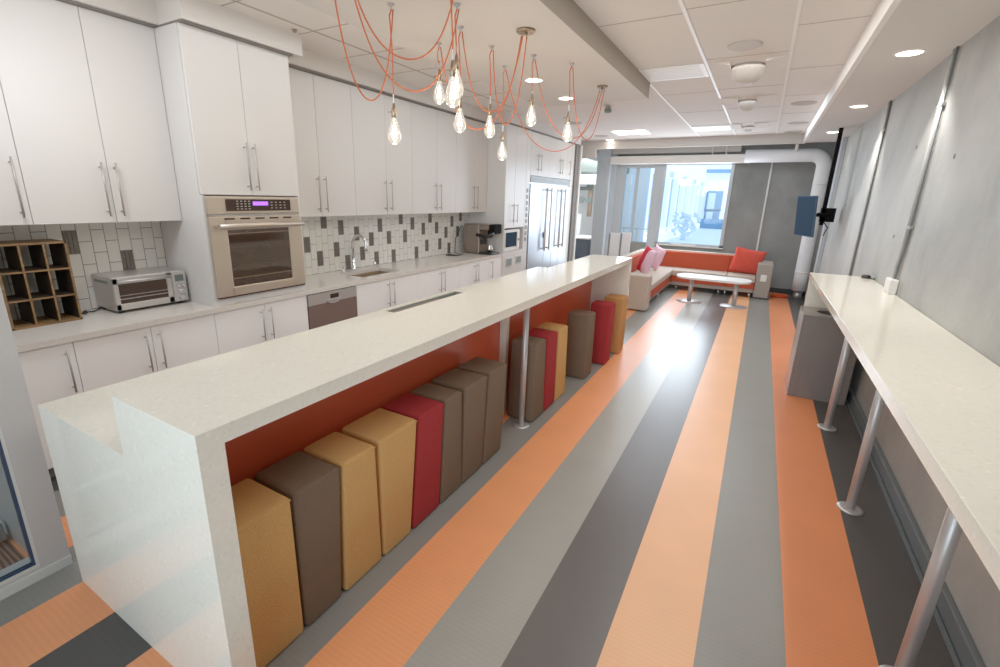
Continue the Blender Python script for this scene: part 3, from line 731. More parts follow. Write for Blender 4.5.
g = G(); g.box(TX0, TX0+0.004, TY0, TY1, 0.76, 0.868); g.box(-1.954, -1.95, TY0, TY1, 0.76, 0.868); g.box(TX0+0.004, -1.954, TY0, TY0+0.004, 0.76, 0.868); g.box(TX0+0.004, -1.954, TY1-0.004, TY1, 0.76, 0.868); g.box(TX0, -1.95, TY0, TY1, 0.755, 0.76)
g.put('basin', M['duct'], tr)
g = G(); g.box(TX0+0.005, -1.96, TY0+0.005, TY1-0.30, 0.835, 0.862, 0.003); g.put('cover', plain('trough_cover', (120,108,98), rough=0.3, metal=0.7), tr)
g = G(); g.box(TX0+0.005, -1.96, TY1-0.295, TY1-0.005, 0.80, 0.85, 0.003); g.put('cover', plain('trough_insert', (86,80,74), rough=0.35, metal=0.6), tr)

# ------------------------------------------------------------------ wedge stools
def stool(bot, top, x0b, x1b, x0t, x1t, mat, label, h=0.65, rz=0.0):
    """bot=(y0,y1), top=(y0,y1) along the island"""
    pts = [(x0b, bot[0], 0.002), (x1b, bot[0], 0.002), (x1b, bot[1], 0.002), (x0b, bot[1], 0.002),
           (x0t, top[0], h), (x1t, top[0], h), (x1t, top[1], h), (x0t, top[1], h)]
    cx, cy = (x0b+x1b)/2, (bot[0]+bot[1])/2
    t = thing('wedge_stool', (cx, cy, 0), label, 'stool', 'wedge stools under the island bar')
    g = G(); g.hexa(pts, 0.02, 3)
    if rz: g.rot(rz, (cx, cy, 0))
    for f in g.bm.faces: f.smooth = True
    o = g.put('seat_block', M[mat], t)
    # seam piping round the top
    g = G(); e = 0.0015
    ring = [(x0t+0.012, top[0]+0.004, h-0.014), (x1t-0.004, top[0]+0.004, h-0.014), (x1t-0.004, top[1]-0.004, h-0.014), (x0t+0.012, top[1]-0.004, h-0.014)]
    for a, b_ in zip(ring, ring[1:]+ring[:1]): g.tube([a, b_], 0.0026, 6)
    if rz: g.rot(rz, (cx, cy, 0))
    g.put('piping', M[mat], t)
    return t
S = [
 ((0.69,0.935),(0.70,0.925),'stool_tan','tan felt wedge stool nearest the viewer beside the island end'),
 ((0.945,1.135),(0.94,1.165),'stool_brown','dark brown felt wedge stool second from the near island end'),
 ((1.155,1.395),(1.175,1.37),'stool_tan','tan felt wedge stool wider at the bottom beside the nearest brown stool'),
 ((1.405,1.615),(1.395,1.67),'stool_tan','tan felt wedge stool directly left of the first red stool'),
 ((1.63,1.87),(1.685,1.905),'stool_red','red felt wedge stool in the nearer group of eight'),
 ((1.88,2.105),(1.915,2.085),'stool_brown','brown felt wedge stool directly right of the nearer red stool'),
 ((2.105,2.35),(2.12,2.38),'stool_brown','brown felt wedge stool in the middle of three brown ones'),
 ((2.36,2.61),(2.41,2.65),'stool_brown','brown felt wedge stool last before the steel post'),
 ((3.09,3.31),(3.10,3.28),'stool_brown','brown felt wedge stool behind the steel island post'),
 ((3.32,3.555),(3.31,3.53),'stool_red','red felt wedge stool between the post stool and a tan one'),
 ((3.565,3.81),(3.56,3.77),'stool_tan','tan felt wedge stool in the middle of the farther group'),
 ((4.21,4.43),(4.21,4.41),'stool_brown','brown felt wedge stool standing alone past the last tan one'),
 ((4.73,4.93),(4.78,4.97),'stool_red','red felt wedge stool near the far island end'),
 ((5.19,5.42),(5.20,5.43),'stool_camel','camel felt wedge stool against the far island end panel'),
]
for i, (bt, tp, mt, lb) in enumerate(S):
    if i < 8: stool(bt, tp, -1.62, -1.35, -1.60, -1.34, mt, lb)
    else:
        xf = {11: -1.275, 12: -1.225, 13: -1.20}.get(i, -1.325)
        stool(bt, tp, xf-0.24, xf, xf-0.225, xf, mt, lb, 0.665)

# ------------------------------------------------------------------ right counter
rc = thing('bar_counter', (0.74, 2.0, 0), 'long cream quartz counter against the right concrete wall', 'counter')
g = G(); g.box(0.50, 0.977, -1.2, 5.57, 1.037, 1.09, 0.002); g.put('counter_top', M['quartz'], rc)
g = G(); g.box(0.505, 0.94, 5.50, 5.565, 0.0, 1.037, 0.002); g.put('end_panel', M['quartz'], rc)
for y in (-0.43, 0.76, 1.95, 3.14, 4.33):
    g = G(); g.tube([(0.72, y, 0.008), (0.72, y, 1.037)], 0.0245, 18); l = g.put('leg', M['satin'], rc)
    g = G(); g.lathe((0.72, y, 0), [(0.065,0),(0.065,0.006),(0.05,0.010),(0.026,0.012)], 24); g.put('foot_plate', M['steel'], l)
    g = G(); g.lathe((0.72, y, 1.029), [(0.06,0.0),(0.06,0.008)], 24); g.put('top_plate', M['steel'], l)
# bin
bn = thing('recycling_bin', (0.69, 5.14, 0), 'grey laminate bin box with round hole under the counter end', 'bin')
g = G(); bx0, bx1, by0, by1, bz = 0.462, 0.905, 4.93, 5.36, 0.765
g.box(bx0, bx1, by0, by1, 0.0, bz, 0.004); g.put('body', M['binwood'], bn)
g = G(); n = 32; cx, cy, rr = 0.685, 5.15, 0.105
o4 = [(bx0-0.002, by0-0.002), (bx1+0.002, by0-0.002), (bx1+0.002, by1+0.002), (bx0-0.002, by1+0.002)]
def sq(a):
    c, s_ = math.cos(a), math.sin(a); hx, hy_ = (bx1-bx0)/2+0.002, (by1-by0)/2+0.002
    k = min(hx/abs(c) if abs(c) > 1e-6 else 9, hy_/abs(s_) if abs(s_) > 1e-6 else 9)
    return ((bx0+bx1)/2+c*k, (by0+by1)/2+s_*k)
n = 64
for z0_, z1_ in ((bz+0.0005, bz+0.02),):
    rings = []
    for z, kind in ((z0_,'i'),(z1_,'i'),(z1_,'o'),(z0_,'o')):
        rings.append([g.bm.verts.new((cx+rr*math.cos(2*PI*k/n), cy+rr*math.sin(2*PI*k/n), z) if kind == 'i' else (*sq(2*PI*(k+0.0)/n), z)) for k in range(n)])
    for a, b_ in zip(rings, rings[1:]+rings[:1]):
        for k in range(n): g.bm.faces.new((a[k], a[(k+1) % n], b_[(k+1) % n], b_[k]))
g.put('lid', M['binwood'], bn)
g = G(); g.lathe((cx, cy, bz+0.0006), [(rr-0.002,0),(rr-0.002,0.003)], 32); g.put('opening', M['black'], bn)
# conduit box & conduits on right wall
cd = thing('conduit_run', (0.96, 4.63, 1.09), 'pale cable conduit descending the wall to a box on the counter', 'conduit')
g = G(); g.tube([(0.965, 4.66, 2.79), (0.965, 4.66, 1.42), (0.962, 4.68, 1.30), (0.962, 4.69, 1.19)], 0.011, 10); g.put('tube', M['conc'], cd)
g = G(); g.tube([(0.966, 4.61, 2.79), (0.966, 4.61, 1.42), (0.962, 4.635, 1.30), (0.962, 4.65, 1.19)], 0.009, 10); g.put('tube', M['base'], cd)
g = G(); g.box(0.925, 0.978, 4.57, 4.73, 1.0905, 1.20, 0.006); b_ = g.put('box', M['white'], cd)
for z in (2.42, 1.58):
    g = G(); g.box(0.955, 0.979, 4.58, 4.70, z, z+0.022, 0.003); g.put('clamp', M['conc'], cd)
cd = thing('conduit_run', (0.96, 6.58, 0.2), 'pale cable conduit on the wall between the far two downlights', 'conduit')
g = G(); g.tube([(0.965, 6.60, 2.79), (0.965, 6.60, 0.15)], 0.011, 10); g.put('tube', M['conc'], cd)
g = G(); g.tube([(0.966, 6.555, 2.79), (0.966, 6.555, 0.15)], 0.009, 10); g.put('tube', M['base'], cd)
g = G(); g.box(0.957, 0.979, 6.53, 6.63, 2.5, 2.52, 0.003); g.put('clamp', M['conc'], cd)
g = G(); g.lathe((0.925, 5.47, 1.0905), [(0.035,0),(0.038,0.008),(0.036,0.026),(0.02,0.032)], 20)
g.tube([(0.94,5.44,1.1),(0.97,5.36,1.1)], 0.006, 8)
tag(g.put('black_puck', M['black']), 'small round black gadget on the right counter by the wall', 'gadget')

# ------------------------------------------------------------------ TV on ceiling pole
tv = thing('wall_television', (0.80, 8.55, 1.25), 'thin flat television tilted on an arm by the right wall', 'television')
g = G(); g.box(0.75, 0.80, 8.50, 8.56, 1.45, 2.79); g.put('pole', M['blackmatte'], tv)
g = G(); g.box(0.74, 0.92, 8.50, 8.60, 1.50, 1.70, 0.01); g.tube([(0.70,8.45,1.6),(0.9,8.55,1.6)], 0.03, 10); g.tube([(0.78,8.5,1.52),(0.86,8.5,1.42),(0.83,8.55,1.3)], 0.008, 8); g.put('bracket', M['blackmatte'], tv)
scr = G()
P0, P1 = Vector((0.665, 8.20)), Vector((0.475, 8.75))     # near and far ends of the panel
d = (P1-P0).normalized(); nrm = Vector((d.y, -d.x)); th = 0.03
a = [P0-nrm*0.0, P1-nrm*0.0, P1+nrm*th, P0+nrm*th]
pp = [(0.672, 8.22, 1.29), (0.53, 8.75, 1.30)]
lo = [(v.x, v.y, 1.285) for v in a]; hi = [(v.x-0.045, v.y, 1.865) for v in a]
scr.hexa([lo[0], lo[3], lo[2], lo[1], hi[0], hi[3], hi[2], hi[1]], 0.004, 2); pn = scr.put('panel', M['tvedge'], tv)
g = G(); e1 = -nrm*0.003
a2 = [P0+d*0.012+e1, P1-d*0.012+e1, P1-d*0.012+e1*0.2, P0+d*0.012+e1*0.2]
lo = [(v.x-0.001, v.y, 1.30) for v in a2]; hi = [(v.x-0.044, v.y, 1.85) for v in a2]
g.hexa([lo[0], lo[3], lo[2], lo[1], hi[0], hi[3], hi[2], hi[1]]); g.put('screen', M['screen'], pn)
# front (camera-side) face of the panel is seen dark as well
g = G(); e1 = nrm*(th+0.002)
a2 = [P0+d*0.01+nrm*th, P1-d*0.01+nrm*th, P1-d*0.01+e1, P0+d*0.01+e1]
lo = [(v.x-0.001, v.y, 1.30) for v in a2]; hi = [(v.x-0.044, v.y, 1.85) for v in a2]
g.hexa([lo[0], lo[3], lo[2], lo[1], hi[0], hi[3], hi[2], hi[1]]); g.put('back_cover', M['screen'], pn)

# ------------------------------------------------------------------ big insulated pipe
g = G()
pts = [(-0.45, 10.55, 2.60)]
pts += [(0.62, 10.55, 2.60)]
for k in range(1, 9):
    a = PI/2*k/8; pts.append((0.62+0.2*math.sin(a), 10.55, 2.40+0.2*math.cos(a)))
pts += [(0.82, 10.5, 0.45), (0.82, 10.5, 0.16)]
pp = thing('insulated_pipe', (0.82, 10.5, 0), 'fat white insulated pipe bending down beside the right wall', 'pipe')
g.tube(pts, 0.115, 20); g.put('lagging', M['pipe'], pp)
g = G(); g.tube([(0.82, 10.5, 0.14), (0.82, 10.5, 0.0)], 0.07, 16); g.put('stub', M['steel'], pp)
for z in (2.1, 0.5):
    g = G(); g.lathe((0.82, 10.5+0.0*z, z), [(0.12,0),(0.12,0.02)], 20); g.put('band', M['tbar'], pp)
for x in (0.35,):
    g = G(); g.tube([(x, 10.42, 2.66), (x, 10.42, 3.1)], 0.025, 10); g.put('hanger', M['tbar'], pp)
g = G(); g.box(-3.3, -0.55, 10.78, 10.94, 2.71, 3.1); struct('trim_14', g, M['ceilw'], 'white bulkhead between ceiling and blind box', 'trim')
for x in (-1.05, -0.8):
    g = G(); g.tube([(x, 10.74, 2.655), (x, 10.74, 3.1)], 0.012, 8); tag(g.put('hanger_rod', M['tbar']), 'thin white hanger rod above the far blind box', 'hanger', 'hanger rods above the far window')

# ------------------------------------------------------------------ sofa
sf = thing('corner_sofa', (-0.9, 10.1, 0), 'beige and rust L-shaped corner sofa below the far window', 'sofa')
def part(nm, mt, *bx, bev=0.02, label=None):
    g = G()
    for q in bx: g.box(*q, bev, 3)
    for f in g.bm.faces: f.smooth = False
    return g.put(nm, M[mt], sf, label)
part('seat', 'sofa', (-2.0,-1.40,7.83,9.95,0.29,0.40))
part('seat', 'sofa', (-2.0,-0.42,9.955,10.46,0.29,0.40))
part('seat', 'sofa', (-0.415,0.075,9.955,10.46,0.29,0.40))
part('front_panel', 'sofared', (-1.98,-1.415,7.83,9.0,0.15,0.29), bev=0.008)
part('front_panel', 'sofared', (-1.98,-1.415,9.003,9.95,0.15,0.29), bev=0.008)
part('front_panel', 'sofared', (-1.41,-0.42,9.97,10.4,0.17,0.29), (-0.415,0.075,9.97,10.4,0.17,0.29), bev=0.008)
part('plinth', 'sofag', (-1.40,0.07,9.98,10.4,0.10,0.17), (-1.97,-1.43,7.85,9.9,0.10,0.15), bev=0.005)
part('backrest', 'sofared', (-1.98,-0.42,10.47,10.56,0.30,0.72), (-0.415,0.075,10.47,10.56,0.30,0.72), bev=0.01)
part('backrest', 'sofared', (-2.06,-1.985,7.9,10.46,0.30,0.70), bev=0.01)
part('back_shell', 'sofa', (-2.12,0.08,10.565,10.66,0.10,0.745), bev=0.012)
part('back_shell', 'sofa', (-2.18,-2.065,7.55,10.56,0.10,0.72), bev=0.012)
part('arm', 'sofa', (-2.06,-1.385,7.57,7.83,0.015,0.585), bev=0.025)
part('arm', 'sofag', (0.08,0.335,9.98,10.66,0.015,0.66), bev=0.025)
g = G(); g.box(0.155, 0.255, 9.968, 9.98, 0.335, 0.46, 0.004); g.put('outlet_plate', M['white'], sf)
for x, y in ((-1.3,10.03),(-0.52,10.03),(-0.40,10.03),(0.02,10.03),(-1.47,7.95),(-1.47,8.95),(-1.47,9.05)):
    g = G(); g.tube([(x, y, 0.0), (x, y, 0.10)], 0.016, 10); g.put('leg', M['chrome'], sf)

def cushion(cx, cy, cz, w, h, t, rotz, tilt, mats, label, roll=0.0, split=False):
    bm_ = G(); n = 14
    grid = {}
    for sd in (1, -1):
        for i in range(n+1):
            for j in range(n+1):
                u, v = -1+2*i/n, -1+2*j/n
                if sd == -1 and (i in (0, n) or j in (0, n)): continue
                pinch = 1-0.07*(1-v*v)*(abs(u)**3) ; pinch2 = 1-0.07*(1-u*u)*(abs(v)**3)
                bul = (max(0, (1-u*u)*(1-v*v)))**0.42
                p = Vector((u*w/2*pinch, sd*t/2*bul+0.004*math.sin(9*u+7*v), v*h/2*pinch2))
                grid[(sd, i, j)] = bm_.bm.verts.new(p)
    def V(sd, i, j): return grid.get((sd, i, j)) or grid[(1, i, j)]
    for sd in (1, -1):
        for i in range(n):
            for j in range(n):
                q = [V(sd,i,j), V(sd,i+1,j), V(sd,i+1,j+1), V(sd,i,j+1)]
                f = bm_.bm.faces.new(q if sd == 1 else q[::-1]); f.smooth = True
                if split: f.material_index = 1 if (i > n*0.5) else 0
    mt = Matrix.Translation((cx, cy, cz)) @ Matrix.Rotation(rotz, 4, 'Z') @ Matrix.Rotation(tilt, 4, 'X') @ Matrix.Rotation(roll, 4, 'Y')
    bmesh.ops.transform(bm_.bm, matrix=mt, verts=bm_.bm.verts)
    return tag(bm_.put('throw_cushion', mats), label, 'cushion')
cushion(-0.11, 10.31, 0.655, 0.54, 0.50, 0.13, 0.12, math.radians(14), [M['cushred']], 'large coral red cushion leaning at the right end of the sofa', roll=math.radians(9))
cushion(-1.74, 9.0, 0.655, 0.44, 0.50, 0.15, math.radians(-52), math.radians(-16), [M['cushside'], M['cushpink']], 'red cushion with white front nearer the viewer on the sofa', split=True, roll=math.radians(10))
cushion(-1.70, 9.75, 0.64, 0.42, 0.46, 0.13, math.radians(-50), math.radians(-16), [M['cushpink'], M['cushred']], 'pink and white cushion tucked behind the red one on the sofa', roll=math.radians(10))

# ------------------------------------------------------------------ coffee table
ct = thing('coffee_table', (-0.55, 8.93, 0), 'white rounded coffee table on two chrome columns before the sofa', 'table')
g = G(); poly = []; xa, xb, y0, y1, r = -1.16, 0.02, 8.68, 9.20, 0.2
for cx, cy, a0 in ((xb-r,y1-r,0),(xa+r,y1-r,90),(xa+r,y0+r,180),(xb-r,y0+r,270)):
    for k in range(9):
        a = math.radians(a0+90*k/8); poly.append((cx+r*math.cos(a), cy+r*math.sin(a)))
g.prism(poly, 'z', 0.435, 0.47, 0.006); g.put('tabletop', M['white'], ct)
for x in (-0.91, -0.19):
    g = G(); g.tube([(x, 8.95, 0.012), (x, 8.95, 0.435)], 0.038, 20); l = g.put('column', M['satin'], ct)
    g = G(); g.lathe((x, 8.95, 0), [(0.21,0),(0.21,0.006),(0.06,0.014),(0.04,0.02)], 36); g.put('base_disc', M['satin'], l)

g = G()
for k in range(3):
    pts = [(0.53+(0.11+0.015*k)*math.cos(a*PI/12), 10.45+(0.09+0.01*k)*math.sin(a*PI/12), 0.012+0.014*k) for a in range(25)]
    g.tube(pts, 0.008, 6)
g.tube([(0.44,10.45,0.012),(0.42,10.3,0.012),(0.39,10.5,0.012),(0.40,10.72,0.012)], 0.007, 6)
tag(g.put('extension_cord', plain('orange_cable', (226,84,20), rough=0.5)), 'orange extension cord coiled on the floor right of the sofa', 'cord')
g = G(); g.prism([(-1.6,0.8205),(-1.18,0.8205),(-1.10,0.85),(-1.66,0.855),(-1.62,0.835)], 'y', 10.885, 10.945, 0.003)
tag(g.put('white_tray', M['white']), 'shallow white tray lying on the far window sill', 'tray')

# upright panels near island far end
for i, (x0, x1, lb) in enumerate(((-2.66,-2.45,'left of two pale upright screens beyond the island end'), (-2.42,-2.235,'right of two pale upright screens beyond the island end'))):
    t = thing('privacy_screen', ((x0+x1)/2, 9.6, 0), lb, 'screen', 'pale upright screens beyond the island')
    g = G(); g.box(x0+0.03, x1+0.02, 9.61, 9.635, 0.03, 1.09+0.02*i, 0.004); g.put('panel', M['officewhite'], t)
    g = G(); g.box(x0, x0+0.028, 9.60, 9.645, 0.0, 1.075+0.02*i, 0.004); g.put('edge_post', M['duct'], t)
    g = G(); g.box(x0, x1+0.015, 9.52, 9.73, 0, 0.025, 0.004); g.put('foot', M['duct'], t)

# ------------------------------------------------------------------ office beyond opening
g = G(); g.box(-9.0, -3.0, 14.4, 14.5, 0, 3.1); struct('wall_office', g, M['officewhite'], 'bright white wall of the office beyond the kitchen', 'wall')
g = G(); g.box(-9.1, -9.0, 9.6, 14.5, 0, 3.1); g.box(-9.0, XL, 9.5, 9.6, 0, 3.1); struct('wall_office', g, M['officewhite'], 'white side walls of the office beyond the kitchen', 'wall')
g = G(); g.prism([(-3.42,11.21),(-3.36,11.21),(-4.15,14.4),(-4.21,14.4)],'z',0,3.09); struct('wall_slanted', g, M['officewhite'], 'white slanted wall between office and terrace', 'wall')
g = G(); g.box(-6, -3.2, 13.2, 13.5, 2.15, 2.42); struct('trim_13', g, M['officewhite'], 'white duct bulkhead across the office', 'trim')
t = thing('round_duct', (-4.6, 13.6, 2.5), 'grey round duct above the office bulkhead', 'duct')
g = G(); g.tube([(-5.6, 13.7, 2.66), (-4.7, 13.7, 2.66), (-4.3, 13.7, 2.58), (-3.4, 13.7, 2.52)], [0.24,0.24,0.2,0.08], 18); g.put('duct_run', M['duct'], t)
t = thing('riser_pipe', (-4.41, 13.6, 0.9), 'tan riser pipe with valves and gauges in the office', 'pipe')
g = G(); g.tube([(-4.41, 13.6, 1.25), (-4.41, 13.6, 2.3)], 0.07, 14); g.put('riser', M['copper'], t)
g = G(); g.tube([(-4.85, 13.55, 2.03), (-4.35, 13.55, 2.05)], 0.05, 12); g.put('branch', M['duct'], t)
for x, z in ((-4.62,1.72),(-4.78,1.70),(-4.40,1.72),(-4.40,2.12)):
    g = G(); g.lathe((x, 13.42, z), [(0.09,0),(0.09,0.05)], 16, 'y'); g.put('valve', M['duct'], t)
g = G(); g.box(-5.3, -4.55, 13.3, 13.36, 0.6, 1.32); tag(g.put('desk_screen', M['officewhite']), 'white desk divider in the office beyond the opening', 'divider')
dk = thing('office_desk', (-4.5, 13.0, 0), 'white office desk glimpsed past the refrigerator', 'desk')
g = G(); g.box(-5.4, -3.9, 12.2, 13.25, 0.70, 0.735, 0.005); g.put('desktop', M['officewhite'], dk)
g = G(); g.box(-4.55, -4.5, 12.3, 13.2, 0, 0.70); g.put('side_leg', M['officewhite'], dk)
g = G(); g.box(-5.35, -5.3, 12.3, 13.2, 0, 0.70); g.put('side_leg', M['officewhite'], dk)
pd = thing('drawer_pedestal', (-4.25, 12.8, 0), 'blue-grey drawer unit under the office desk', 'drawers')
g = G(); g.box(-4.45, -4.02, 12.5, 13.15, 0.02, 0.66, 0.008); g.put('body', M['officeblue'], pd)
for k in range(3):
    g = G(); g.box(-4.44, -4.03, 12.485, 12.5, 0.04+k*0.205, 0.235+k*0.205, 0.003); g.put('drawer', M['officeblue'], pd)
g = G(); g.box(-4.85, -4.62, 12.5, 13.0, 0.02, 0.60, 0.006); tag(g.put('file_box', M['officewhite']), 'white filing box beside the blue-grey drawer unit', 'box')

# ------------------------------------------------------------------ outside
g = G(); g.box(-9, 9, 11.25, 40, -0.05, -0.01)
# keep the courtyard clear of the office room
o = struct('floor', g, M['outpale'], 'pale paved courtyard floor beyond the window', 'floor')
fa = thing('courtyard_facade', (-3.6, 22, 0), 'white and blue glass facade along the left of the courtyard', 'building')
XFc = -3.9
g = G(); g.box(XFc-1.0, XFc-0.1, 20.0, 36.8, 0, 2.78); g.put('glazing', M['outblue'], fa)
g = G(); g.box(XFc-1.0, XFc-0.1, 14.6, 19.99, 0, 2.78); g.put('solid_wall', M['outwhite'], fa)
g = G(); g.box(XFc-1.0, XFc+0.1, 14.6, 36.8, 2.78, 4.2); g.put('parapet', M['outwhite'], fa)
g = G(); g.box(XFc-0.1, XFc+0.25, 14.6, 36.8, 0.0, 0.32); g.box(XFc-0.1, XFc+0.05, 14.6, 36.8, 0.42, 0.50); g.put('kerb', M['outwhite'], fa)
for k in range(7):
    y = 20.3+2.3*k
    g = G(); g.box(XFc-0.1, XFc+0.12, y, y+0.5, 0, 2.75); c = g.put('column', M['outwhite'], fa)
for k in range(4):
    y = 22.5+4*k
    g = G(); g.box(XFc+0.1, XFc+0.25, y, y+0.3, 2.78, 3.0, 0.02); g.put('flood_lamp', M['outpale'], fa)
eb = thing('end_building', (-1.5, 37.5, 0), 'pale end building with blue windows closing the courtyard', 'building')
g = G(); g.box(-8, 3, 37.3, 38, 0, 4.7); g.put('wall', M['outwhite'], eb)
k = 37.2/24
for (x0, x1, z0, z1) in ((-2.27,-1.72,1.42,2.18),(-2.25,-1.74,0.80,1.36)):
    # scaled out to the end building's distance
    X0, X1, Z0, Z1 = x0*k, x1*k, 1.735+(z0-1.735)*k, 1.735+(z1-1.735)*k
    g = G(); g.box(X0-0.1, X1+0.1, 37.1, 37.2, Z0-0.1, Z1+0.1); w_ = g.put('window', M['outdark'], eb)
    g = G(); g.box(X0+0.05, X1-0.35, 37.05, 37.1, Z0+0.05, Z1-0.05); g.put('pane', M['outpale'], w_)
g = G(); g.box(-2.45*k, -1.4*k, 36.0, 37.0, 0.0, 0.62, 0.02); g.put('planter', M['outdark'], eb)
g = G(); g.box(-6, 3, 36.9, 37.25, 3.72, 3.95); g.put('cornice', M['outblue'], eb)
# bush / tangle in the courtyard
g = G()
for q in range(60):
    a = random.uniform(0, 2*PI); r_ = random.uniform(0.1, 0.75); x, y, z = -3.1+r_*math.cos(a)*0.8, 24+r_*math.sin(a), random.uniform(0.3, 1.25)
    g.tube([(x, y, z), (x+random.uniform(-.2,.2), y+random.uniform(-.2,.2), z+random.uniform(-.2,.2))], random.uniform(0.03, 0.09), 6)
g.tube([(-3.1,24,0),(-3.1,24,0.6)], 0.12, 8)
tag(g.put('courtyard_shrub', M['outpale']), 'pale shrub in the courtyard outside the window', 'shrub')
rl = thing('terrace_railing', (-2.9, 12.6, 0), 'thin grey railing outside the glazed door', 'railing')
g = G(); g.tube([(-4.0, 13.2, 1.0), (-2.4, 13.2, 1.0)], 0.015, 8); g.put('top_rail', M['alum'], rl)
for x in (-3.6, -3.25, -2.9, -2.55):
    g = G(); g.tube([(x, 13.2, 0), (x, 13.2, 1.0)], 0.012, 8); g.put('post', M['alum'], rl)
for x in (-3.22, -2.86): 
    g = G(); g.box(x, x+0.10, 13.4, 13.5, 0, 3.0); tag(g.put('terrace_column', M['outpale']), 'pale blue column outside the glazed door, %s' % ('left one' if x < -2.8 else 'right one'), 'column')

# ------------------------------------------------------------------ pendant lights over island
ZK = 2.79
def catenary(P, Q, sag, n=28):
    P, Q = Vector(P), Vector(Q); out = []
    a = 2.6
    for i in range(n+1):
        s_ = i/n; u = (2*s_-1)
        h = (math.cosh(a*u)-1)/(math.cosh(a)-1)
        out.append(P.lerp(Q, s_)-Vector((0, 0, sag*(1-h))))
    return out
CAN = {'near': (-1.85, 1.80), 'mid': (-1.52, 3.07), 'far': (-1.52, 4.78)}
def pendant(x, y, bz, label, swag=None, sag=0.6, bulb_scale=1.17, off=(0, 0)):
    """bz: height of bulb centre; swag: xy of canopy feeding the cord"""
    t = thing('pendant_lamp', (x, y, ZK), label, 'lamp', 'bare bulb pendants over the island')
    g = G(); g.lathe((x, y, ZK-0.028), [(0.005,0),(0.006,0.012),(0.02,0.022),(0.021,0.028)], 16); g.put('ceiling_hook', M['nickel'], t)
    s_ = bulb_scale; top = bz+0.075*s_
    g = G()
    start = [(x, y, ZK-0.03), (x-0.004, y, ZK-0.05)] 
    g.tube([(x, y, ZK-0.028), (x-0.01, y-0.006, ZK-0.06), (x-0.006, y-0.004, ZK-0.12), (x, y, ZK-0.25 if ZK-0.25 > top+0.1 else top+0.08), (x, y, top+0.13)], 0.0042, 8)
    c_ = g.put('cord', M['orange_cord'], t)
    g = G(); g.tube([(x, y, top+0.055), (x, y, top+0.13)], 0.0038, 8); g.put('sleeve', M['white'], c_)
    if swag:
        g = G(); g.tube(catenary((x+0.010, y+0.004, ZK-0.028), (swag[0]+off[0], swag[1]+off[1], ZK-0.03), sag), 0.0042, 8); g.put('swag_cord', M['orange_cord'], t)
    g = G(); g.lathe((x, y, top), [(0.012,-0.004),(0.015,0.0),(0.0155,0.045),(0.011,0.055),(0.008,0.075),(0.005,0.08)], 16)
    g.tube([(x-0.014, y-0.006, top+0.03), (x-0.034, y-0.014, top+0.03)], 0.003, 6)
    g.put('socket', M['brass'], t)
    prof = [(0.012,0.072),(0.015,0.056),(0.022,0.036),(0.031,0.012),(0.036,-0.010),(0.0355,-0.026),(0.030,-0.043),(0.018,-0.055),(0.005,-0.059)]
    g = G(); g.lathe((x, y, bz), [(r_*s_, h*s_) for r_, h in prof][::-1], 20); b_ = g.put('bulb', M['bulb'], t)
    g = G()
    for k in range(6):
        a = k*PI/3; dx, dy = 0.011*s_*math.cos(a), 0.011*s_*math.sin(a)
        g.tube([(x+dx*0.5, y+dy*0.5, bz+0.035*s_), (x+dx*1.2, y+dy*1.2, bz-0.022*s_)], 0.0016, 5)
    g.tube([(x, y, bz+0.05*s_), (x, y, bz+0.01)], 0.003, 6)
    g.put('filament', M['filament'], b_)
    ld = bpy.data.lights.new('bulb_light', 'POINT'); ld.energy = 0.9; ld.color = (1, 0.9, 0.78); ld.shadow_soft_size = 0.03
    lo_ = bpy.data.objects.new('bulb_light', ld); C.objects.link(lo_); lo_.parent = b_; lo_.location = (0, 0, bz-0.09-ZK)
    return t
pendant(-2.032, 2.348, 2.10, 'bare bulb pendant hanging lowest at left, before the wall cabinets', CAN['near'], 0.53, off=(-0.045, -0.03))
pendant(-2.194, 3.041, 2.456, 'small bare bulb pendant on a very short drop, left of the bright pair', CAN['mid'], 0.56, off=(-0.02, 0))
pendant(-1.571, 2.302, 2.274, 'largest bare bulb of the bright overlapping pair', CAN['near'], 0.36, off=(0.03, 0.0))
pendant(-1.689, 2.516, 2.366, 'bare bulb behind the largest one of the bright pair', CAN['near'], 0.48, off=(0.01, 0.02))
pendant(-1.875, 2.836, 2.221, 'bare bulb pendant just below the bright overlapping pair', CAN['mid'], 0.47, off=(-0.03, 0))
pendant(-1.885, 3.261, 2.238, 'bare bulb pendant right of and level with the one below the bright pair', CAN['mid'], 0.52, off=(0.0, 0.02))
pendant(-2.047, 3.769, 2.115, 'bare bulb pendant hanging in front of the pantry side panel', CAN['far'], 0.60, off=(-0.02, 0))
pendant(-1.699, 3.59, 2.352, 'bare bulb pendant just beyond the round middle canopy', CAN['far'], 0.5, off=(0, 0))
pendant(-1.513, 3.914, 2.265, 'rightmost bare bulb pendant near the far canopy', CAN['far'], 0.50, off=(0.02, 0))
for nm, (x, y) in CAN.items():
    t = thing('ceiling_canopy', (x, y, ZK), {'near': 'round brass cord canopy nearest the viewer at the top edge', 'mid': 'round brass cord canopy in the middle of the bulbs', 'far': 'round brass cord canopy farthest over the island'}[nm], 'canopy', 'cord canopies over the island')
    r_ = 0.05 if nm == 'far' else 0.062
    g = G(); g.lathe((x, y, ZK-0.016), [(r_*0.9,0),(r_,0.004),(r_,0.016)], 28); g.put('plate', M['brass'], t)
    g = G(); g.lathe((x, y, ZK-0.03), [(0.01,0),(0.014,0.0145)], 12); g.put('cord_grip', M['brass'], t)

